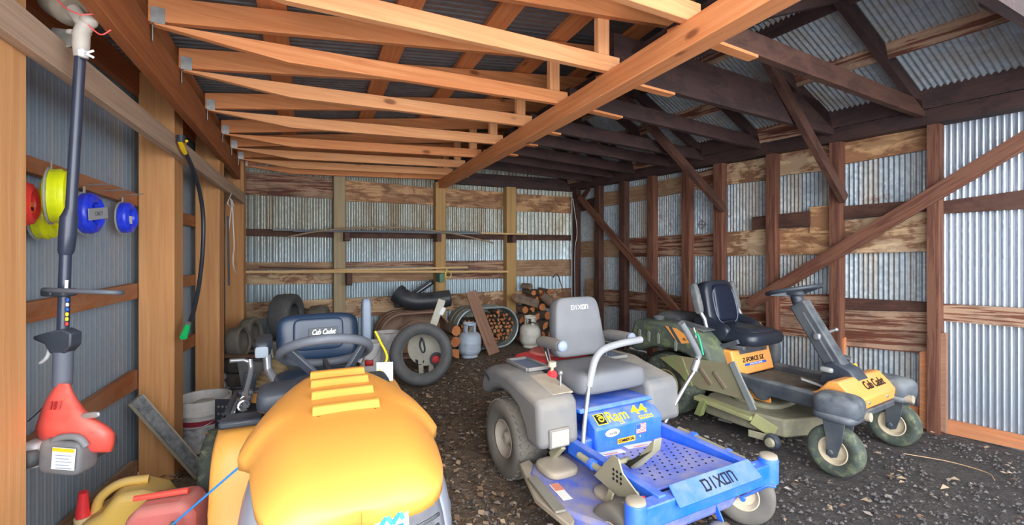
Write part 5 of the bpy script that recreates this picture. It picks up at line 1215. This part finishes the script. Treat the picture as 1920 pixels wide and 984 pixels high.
def tank(loc, L, H, dep, m, mi_, lab, rimm):
    """oval stock tank lying on its side, open end towards the room"""
    s = thing('stock_tank', lab, 'stock tank', loc, math.atan2(WB.d.y, WB.d.x))
    r = H / 2; out = []
    for i in range(25): a = -PI / 2 + PI * i / 24; out.append((L / 2 - r + r * math.cos(a), r + r * math.sin(a)))
    for i in range(25): a = PI / 2 + PI * i / 24; out.append((-L / 2 + r + r * math.cos(a), r + r * math.sin(a)))
    rings = [[Vector((x, y, z)) for x, z in out] for y in (0, dep * .3, dep * .31, dep * .34, dep * .35, dep * .65, dep * .66, dep * .69, dep * .70, dep)]
    for k_ in (2, 3, 6, 7): rings[k_] = [Vector((p.x * 1.012, p.y, (p.z - r) * 1.02 + r)) for p in rings[k_]]
    g = G().loft(rings, cap=False); n_ = len(out); b0 = len(g.v)
    g.add([Vector((x, dep, z)) for x, z in out], [tuple(range(n_))])
    g.build('tank_shell', m, s, solid=.006)
    G().tube([(x, -.002, z) for x, z in out], .015, 8, closed=True).build('rolled_rim', rimm, s)
    return s
GALV = gen('tank_galvanised', (166, 172, 166), (140, 146, 140), .6, 6, .5, .35, grime=(150, 136, 112), gamt=.5)
RUST = gen('tank_rusty', (168, 142, 122), (140, 108, 90), .7, 5, .75, .1, grime=(116, 84, 70), gamt=.5)
RIMB = gen('rim_blue_grey', (166, 184, 190), (140, 156, 162), .6, 12, .45, .3)
tk1 = tank(Vector((-1.27, 6.08, .015)), .94, .58, .45, RUST, None, 'rusty oval stock tank on its side behind the standing tyre', gen('rim_rust', (150, 118, 104), rough=.7))
tk2 = tank(Vector((-.345, 6.62, .015)), .96, .58, .42, GALV, None, 'galvanised oval stock tank on its side packed with split firewood', RIMB)
pb = thing('plywood_offcut', 'worn plywood offcut standing inside the rusty tank', 'board', Vector((-1.27, 6.08, .035)) + WB.n * -.2, math.atan2(WB.d.y, WB.d.x))
G().prism([(-.2, 0), (.22, 0), (.22, .38), (.02, .44), (-.2, .30)], (0, 0, 0), (1, 0, 0), (0, .1, 1), .018).build('board', BROWNP, pb)
# black drain pipes on top
def on_tank(px, py, y): return at(px, py, y)
d1 = thing('drain_pipe', 'wide black drain pipe elbow lying on the rusty tank', 'pipe', (0, 0, 0))
PT = [Vector((-1.56, 6.22, .845)), Vector((-1.44, 6.20, .77)), Vector((-1.30, 6.22, .735)), Vector((-1.14, 6.28, .735)), Vector((-1.0, 6.35, .745)), Vector((-.87, 6.40, .76))]
PIPEB = gen('drain_black', (40, 46, 54), (30, 35, 42), .6, 9, .4, dust=(130, 130, 130), damt=.35)
G().tube(spl(PT, 6), .112, 22, cap=False).build('pipe_wall', PIPEB, d1, solid=.008)
n1_ = (PT[1] - PT[0]).normalized()
G().lathe([(.115, 0), (.13, .0), (.13, .05), (.115, .05)], PT[0], n1_, 26, closed=True).lathe([(.114, 0), (.121, .0), (.121, .02), (.114, .02)], PT[0] + n1_ * .09, n1_, 26, closed=True).build('pipe_collar', PIPEB, d1)
d2 = thing('black_trough', 'folded black plastic trough wedged behind the drain pipe elbow', 'trough', (0, 0, 0))
G().plank((-1.60, 6.44, .67), (-1.12, 6.56, .99), .13, .03, up=(.3, -.6, .6)).plank((-1.66, 6.46, .70), (-1.30, 6.50, .72), .16, .05).build('trough_body', PIPEB, d2, bev=.01)
G().plank((-1.58, 6.38, .66), (-1.14, 6.48, .97), .02, .02, up=(0, 0, 1)).build('trough_edge', gen('trough_edge', (120, 130, 144), rough=.35), d2)

# propane cylinders
def propane(loc, c1, lab, rz, hose=False):
    s = thing('propane_cylinder', lab, 'gas cylinder', loc, rz)
    m = gen('cylinder_paint', c1, tuple(int(x * .9) for x in c1), .5, 7, .5, dust=DUST, damt=.3, grime=(170, 150, 124), gamt=.3)
    G().lathe([(0, .03), (.09, .025), (.13, .045), (.152, .085), (.155, .11), (.155, .185), (.157, .19), (.157, .20), (.155, .205), (.155, .255), (.145, .295), (.11, .325), (.06, .338), (0, .34)], (0, 0, 0), (0, 0, 1), 40).build('vessel', m, s)
    G().lathe([(.105, 0), (.112, .0), (.112, .035), (.105, .04)], (0, 0, 0), (0, 0, 1), 32, closed=True).build('foot_ring', m, s)
    g = G()
    for a0, a1 in ((195, 240), (300, 345), (30, 150)):
        rr = []
        for k_ in range(13):
            a = math.radians(a0 + (a1 - a0) * k_ / 12); rr.append([Vector((.085 * math.cos(a), .085 * math.sin(a), z)) for z in (.325, .36, .40, .435)])
        g.loft(rr, cap=False, closed=False)
    rr = []
    for k_ in range(33):
        a = 2 * PI * k_ / 32; rr.append([Vector((.087 * math.cos(a), .087 * math.sin(a), z)) for z in (.425, .455)])
    g.loft(rr, cap=False, closed=False)
    g.build('collar', m, s, solid=.006)
    v = G().lathe([(.0, .335), (.022, .335), (.022, .38), (.014, .385), (.014, .40), (0, .40)], (0, 0, 0), (0, 0, 1), 14); v.tube([(0, 0, .37), (0, -.05, .37)], .013, 10)
    v.build('valve', gen('brass', (150, 128, 84), rough=.4, metal=.6), s)
    G().lathe([(0, .40), (.03, .40), (.03, .42), (0, .42)], (0, 0, 0), (0, 0, 1), 12).build('hand_wheel', BLKD, s)
    if hose: G().tube(spl([(0, -.055, .37), (.06, -.09, .375), (.14, -.06, .35), (.18, -.02, .25), (.185, 0, .1), (.19, .02, .02)], 6), .008, 8).build('gas_hose', BLK, s)
    return s
propane((-.57, 6.16, 0), (186, 204, 226), 'pale blue propane cylinder in front of the firewood tank', .3)
propane((.27, 6.79, 0), (226, 226, 218), 'cream propane cylinder with a black hose in front of the log heap', -.4, True)
pk = thing('leaning_plank', 'weathered brown plank leaning on the firewood tank beside the blue cylinder', 'plank', (0, 0, 0))
G().plank((-.245, 6.27, .012), (-.585, 6.49, .84), .16, .026, up=(1, .3, 0)).build('board', BROWNP, pk, bev=.002)

# ------------------------------------------------------------------ firewood
BARK = gen('bark', (132, 112, 96), (96, 80, 70), .8, 16, .9, bump=.4)
CUTS = [gen('cut_wood', c, d, .7, 18, .8) for c, d in (((206, 132, 78), (170, 100, 58)), ((190, 116, 70), (150, 88, 54)), ((196, 150, 108), (160, 116, 80)))]
def log_mesh(k_, n=9, split=False, L=.34):
    rnd = random.Random(k_); pts = []
    if split:
        a0 = rnd.uniform(0, 6); sp = rnd.uniform(1.4, 2.6); pts = [(0, 0)] + [(math.cos(a0 + sp * i / 5), math.sin(a0 + sp * i / 5)) for i in range(6)]
        cx = sum(p[0] for p in pts) / 7; cy = sum(p[1] for p in pts) / 7; pts = [((x - cx) * 1.25, (y - cy) * 1.25) for x, y in pts]
        m = max(math.hypot(*p) for p in pts); pts = [(x / m, y / m) for x, y in pts]
    else:
        pts = [((1 - rnd.uniform(0, .16)) * math.cos(2 * PI * i / n), (1 - rnd.uniform(0, .16)) * math.sin(2 * PI * i / n)) for i in range(n)]
    return pts
def log(pos, ax, r, L, pts, lab, group, cut, name='firewood_log', roll=0.0, upv=(0, 0, 1)):
    ax = Vector(ax).normalized(); ux = Vector(upv).cross(ax).normalized(); uy = ax.cross(ux)
    g = G(); P2 = [(x * math.cos(roll) - y * math.sin(roll), x * math.sin(roll) + y * math.cos(roll)) for x, y in pts]
    g.prism([(x * r, y * r) for x, y in P2], (0, 0, 0), ux, uy, L)
    g.m = [1, 1] + [0] * len(P2)
    o = g.build(name, [BARK, cut], sharp=45); o.location = pos
    return tag(o, lab, 'firewood', group)
rnd = random.Random(3)
ta = math.atan2(WB.d.y, WB.d.x); ex = WB.d; ey = -WB.n
def tloc(x, y, z): return Vector((-.345, 6.62, .015)) + ex * x + ey * y + Vector((0, 0, z))
H_, L_ = .56, .93; r_ = H_ / 2; n_log = 0
row = 0; z = .050
protos = [log_mesh(i, split=(i % 3 > 0)) for i in range(12)]
while z < .53:
    x = -.46 + (.032 if row % 2 else 0)
    while x < .46:
        dx = max(0, abs(x) - (L_ / 2 - r_)); inside = math.hypot(dx, z - r_) < r_ - .045
        if inside and not (z > .455 + .05 * math.sin(x * 9)):
            r = rnd.uniform(.0285, .032)
            log(tloc(x + rnd.uniform(-.002, .002), .215 + rnd.uniform(-.035, .045), z), ex.cross(Vector((0, 0, 1))) + Vector((rnd.uniform(-.01, .01), 0, 0)), r, .30, protos[rnd.randrange(12)], 'split firewood log packed in the galvanised oval tank', 'firewood in the oval tank', CUTS[rnd.choice((0, 0, 1, 1, 2))], roll=rnd.choice((0, .4, .8)))
            n_log += 1
        x += .0640
    z += .0565; row += 1
# heap of bigger logs between the tank and the corner
heap = [(3.86, .08, .075), (4.03, .08, .08), (4.21, .085, .082), (4.39, .08, .078), (4.57, .08, .078), (3.94, .225, .07), (4.10, .23, .075), (4.28, .24, .078), (4.46, .235, .074), (3.85, .365, .062), (4.0, .375, .068), (4.155, .385, .07), (4.33, .395, .072), (4.50, .39, .07), (3.93, .505, .058), (4.07, .52, .062), (4.23, .535, .064), (4.40, .54, .064), (4.0, .635, .052), (4.14, .655, .056), (4.29, .67, .054), (4.45, .665, .05), (4.08, .765, .045), (4.22, .78, .048), (4.36, .775, .042)]
hl = ['bark-covered round log in the heap by the back corner', 'split orange-faced log in the heap by the back corner']
for i, (t, z, r) in enumerate(heap):
    log(WB.p(t, z, .20 + rnd.uniform(-.02, .03)), WB.n + WB.d * rnd.uniform(-.06, .06), r, .34, log_mesh(100 + i, split=(i % 2 == 1)), hl[i % 2], 'logs heaped by the back corner' if i % 2 else 'round logs heaped by the back corner', CUTS[rnd.choice((0, 0, 1))])
log(WB.p(3.88, .66, .45), WB.d * .9 + Vector((0, 0, -.28)), .085, .42, log_mesh(7, split=True), 'large pale split log lying across the front of the heap', None, CUTS[2], roll=1.2, upv=(0, -1, .2))
log(WB.p(4.33, .60, .51), Vector((.1, -.3, -1)) * .5 + WB.d * .6, .075, .44, log_mesh(8), 'grey-barked log sloping down the front of the heap', None, CUTS[0])
log(WB.p(4.62, .30, .54), Vector((.1, -.3, -1)) * .6 + WB.d * .45, .085, .36, log_mesh(9), 'orange-ended log standing slanted at the front of the heap', None, CUTS[0])
log(WB.p(4.0, .86, .28), WB.n * .9 + WB.d * .3, .06, .16, log_mesh(10, n=7), 'short grey log block on top of the heap', None, BARK)
for i, (px, py, z, r, lab) in enumerate(((852, 668, .085, .085, 'lowest log of the short stack beside the blue cylinder'), (850, 668, .245, .075, 'middle log of the short stack beside the blue cylinder'), (853, 668, .39, .07, 'top log of the short stack beside the blue cylinder'))):
    c = floor_at(px, 662); log(Vector((-.815 + .01 * i, 6.06, z)), (.5, -.86, 0), r, .30, log_mesh(50 + i, split=(i == 0)), lab, 'logs stacked by the rusty tank', CUTS[i % 2])
rd = thing('hooked_rod', 'thin rusty rod with a black hook leaning on the log heap', 'rod', (0, 0, 0))
G().tube([WB.p(4.62, .012, .80), WB.p(4.46, .95, .52)], .009, 8).build('shaft', gen('rod_rust', (120, 88, 70), rough=.7), rd)
G().tube(spl([WB.p(4.46, .94, .52), WB.p(4.44, 1.02, .51), WB.p(4.39, 1.05, .50), WB.p(4.35, 1.0, .50)], 6), .010, 8).build('hook', BLK, rd)

# ------------------------------------------------------------------ poles on brackets along the back wall
def bracket(px, y0, y1, lab, w_=.13):
    t, z0 = WB.hit(px, y1, .2); _, z1 = WB.hit(px, y0, .2)
    tag(G().plank(WB.p(t, (z0 + z1) / 2, .145), WB.p(t, (z0 + z1) / 2, .34), z1 - z0, w_ * .5).build('bracket_block', gen('faded_green_block', (96, 132, 112), (80, 112, 96), rough=.8) if 'green' in lab else DARK, bev=.004), lab, 'bracket', 'wooden brackets on the back wall')
    return z1
for px, y0, y1, lab in ((649, 436, 452, 'dark bracket block, upper row, at the greyed post'), (818, 438, 453, 'dark bracket block, upper row, at the yellow beam post'), (957, 440, 455, 'dark bracket block, upper row, at the post beside the log heap'), (450, 515, 540, 'dark bracket block, lower row, in the siding corner'), (653, 511, 534, 'dark bracket block, lower row, at the greyed post'), (823, 512, 528, 'green-ended bracket block, lower row, at the yellow beam post')):
    bracket(px, y0, y1, lab)
def pole(a, b, off, r, m, lab, flat=True, mid=None):
    A, Bp = on(WB, a[0], a[1], off), on(WB, b[0], b[1], off)
    if flat: o = G().plank(A, Bp, r * 2, r * 1.2).build('long_strip', m)
    else:
        P = [A, Bp] if not mid else spl([A] + [on(WB, q_[0], q_[1], off) for q_ in mid] + [Bp], 8)
        o = G().tube(P, r, 8).build('long_pole', m)
    tag(o, lab, 'strip' if flat else 'pole', 'lengths stored on the back wall brackets')
pole((440, 511), (877, 501), .23, .014, PINE, 'long pale wooden strip on the lower brackets, ending at the beam post')
pole((446, 509.5), (953, 509), .29, .014, PINE, 'long pale wooden strip on the lower brackets, reaching the log heap')
pole((486, 500.5), (640, 505.5), .20, .010, DARK, 'dark stick on the lower brackets by the corner')
pole((512, 430.5), (905, 438), .20, .012, gen('conduit', (158, 166, 172), rough=.4, metal=.4), 'grey metal conduit along the upper brackets', False)
pole((550, 433), (890, 435), .235, .011, gen('conduit_dark', (130, 140, 152), rough=.4, metal=.4), 'blue-grey conduit along the upper brackets', False)
pole((540, 444), (924, 455), .27, .011, gen('weathered_stick', (150, 130, 108), rough=.8), 'bowed weathered stick arching over the upper brackets', False, [(600, 433), (680, 427), (760, 427), (850, 438)])
pole((902, 437), (988, 439), .31, .011, PINE, 'short pale strip at the end of the upper brackets')
cg = thing('rope_coil', 'yellow cord tied around the green-ended bracket', 'rope', (0, 0, 0))
G().tube(spl([on(WB, 838, 503, .36), on(WB, 835, 515, .37), on(WB, 842, 521, .37), on(WB, 846, 513, .37), on(WB, 838, 507, .37), on(WB, 836, 522, .37), on(WB, 841, 526, .36)], 6), .006, 6).build('cord', gen('cord_yellow', (220, 200, 96)), cg)
tag(G().tube(spl([on(WR, 1074, 372, .14), on(WR, 1082, 432, .14), on(WR, 1078, 470, .14), on(WR, 1078, 560, .14), on(WR, 1078, 640, .14)], 6), .004, 6).build('wall_wire', WHT), 'thin white wire running down the back corner stud', 'wire')

# ------------------------------------------------------------------ litter on the floor
def scatter(name, n, fn, mats, lab, cat, seed):
    rr = random.Random(seed); g = G()
    for _ in range(n): fn(g, rr)
    o = g.build(name, mats)
    if lab: tag(o, lab, cat, None, 'stuff')
    else: o['kind'] = 'stuff'; o.parent = bpy.data.objects['floor']
KEEP = [(-2.26, 3.36, .2), (-2.02, 3.2, .08), (-1.75, 2.1, .22), (-1.44, 1.93, .2), (-1.33, 1.72, .14), (-2.74, 5.38, .3), (-2.83, 4.86, .28), (-2.52, 5.8, .3), (-3.05, 5.27, .17), (-2.47, 4.54, .26), (-2.28, 4.18, .22), (-2.74, 4.38, .12), (2.95, 3.05, .22), (-2.4, 4.3, .18), (-1.52, 5.62, .18), (-1.6, 5.18, .15), (-.96, 4.87, .16), (-.97, 5.16, .15), (-.525, 6.2, .14), (.27, 6.79, .14), (-.245, 6.27, .14), (-.77, 6.08, .22), (-2.0, 2.93, .08)]
for k_ in range(-5, 6):
    KEEP += [(-1.27 + .0894 * k_, 6.08 + .0448 * k_ + .1, .27), (-.345 + .0894 * k_, 6.62 + .0448 * k_ + .1, .27)]
for o_, pts_ in ((tractor, ((0, .43), (0, -.43), (1.2, .36), (1.2, -.36))), (D, ((-.02, .435), (-.02, -.435), (.995, .455), (.995, -.455), (1.04, -.33), (1.08, .1))), (Z, ((-.02, .4), (-.02, -.4), (1.29, .44), (1.29, -.44), (.9, -.47), (.48, -.33), (.36, -.52)))):
    for x_, y_ in pts_:
        c_, s_ = math.cos(o_.rotation_euler.z), math.sin(o_.rotation_euler.z)
        KEEP.append((o_.location.x + x_ * c_ - y_ * s_, o_.location.y + x_ * s_ + y_ * c_, .15))
def spot(rr):
    while True:
        y = 1.6 + 6 * rr.random() ** 1.3; x = rr.uniform(-3, 4)
        if x > -2.2 - .40 * (y - 2.9) and x < 3.08 - .5637 * (y - 4.0) and y < 5.5 + .50 * (x + 3.35) and not (WB.n.dot(Vector((x, y, 0)) - WB.o) < .82 and x > -2) and not any((x - a) ** 2 + (y - b) ** 2 < r * r for a, b, r in KEEP): return x, y
def chip(g, rr):
    while True:
        x, y = spot(rr)
        if rr.random() < max(.10, min(1, 1.05 - (x - .13 * y + .35) * .75)): break
    a, s = rr.uniform(0, PI), rr.choice((.008, .011, .014, .02, .028)); c, d = math.cos(a) * s, math.sin(a) * s; w_ = rr.uniform(.3, .7); z = rr.uniform(.006, .014)
    k_ = rr.uniform(-.4, .4)
    g.add([(x - c, y - d, z), (x + d * w_, y - c * w_, z + .004 + abs(k_) * s), (x + c, y + d, z + k_ * s), (x - d * w_, y + c * w_, z + .004)], [(0, 1, 2, 3)], None, rr.choice((0, 0, 1, 1, 2)))
scatter('wood_chips', 9000, chip, [gen('chip_tan', (186, 162, 136)), gen('chip_brown', (134, 108, 88)), gen('chip_grey', (168, 158, 148))], 'tan wood chips and dry leaves littering the dirt floor', 'wood chips', 5)
def stone(g, rr):
    x, y = spot(rr)
    if x - .13 * y < -.6 and rr.random() < .7: return
    s = rr.choice((.006, .008, .010, .014)); vs = [Vector((x, y, .002)) + Vector((dx * s * rr.uniform(.7, 1.2), dy * s * rr.uniform(.7, 1.2), dz * s * .7)) for dx, dy, dz in ((1, 0, 0), (0, 1, 0), (-1, 0, 0), (0, -1, 0), (0, 0, 1.3))]
    g.add(vs, [(0, 1, 4), (1, 2, 4), (2, 3, 4), (3, 0, 4)], None, rr.choice((0, 0, 0, 1, 2)))
scatter('dark_gravel', 14000, stone, [gen('stone_dark', (82, 78, 78)), gen('stone_mid', (104, 98, 96)), gen('stone_black', (52, 49, 50))], None, None, 6)
tag(G().tube(spl([Vector((x, y, .012)) for x, y in ((2.75, 3.22), (2.95, 3.1), (3.05, 2.95), (3.0, 2.85))], 6), .0028, 6).build('dry_stem', gen('stem_tan', (186, 150, 116))), 'dry tan stem on the black ground beside the front caster', 'stem')
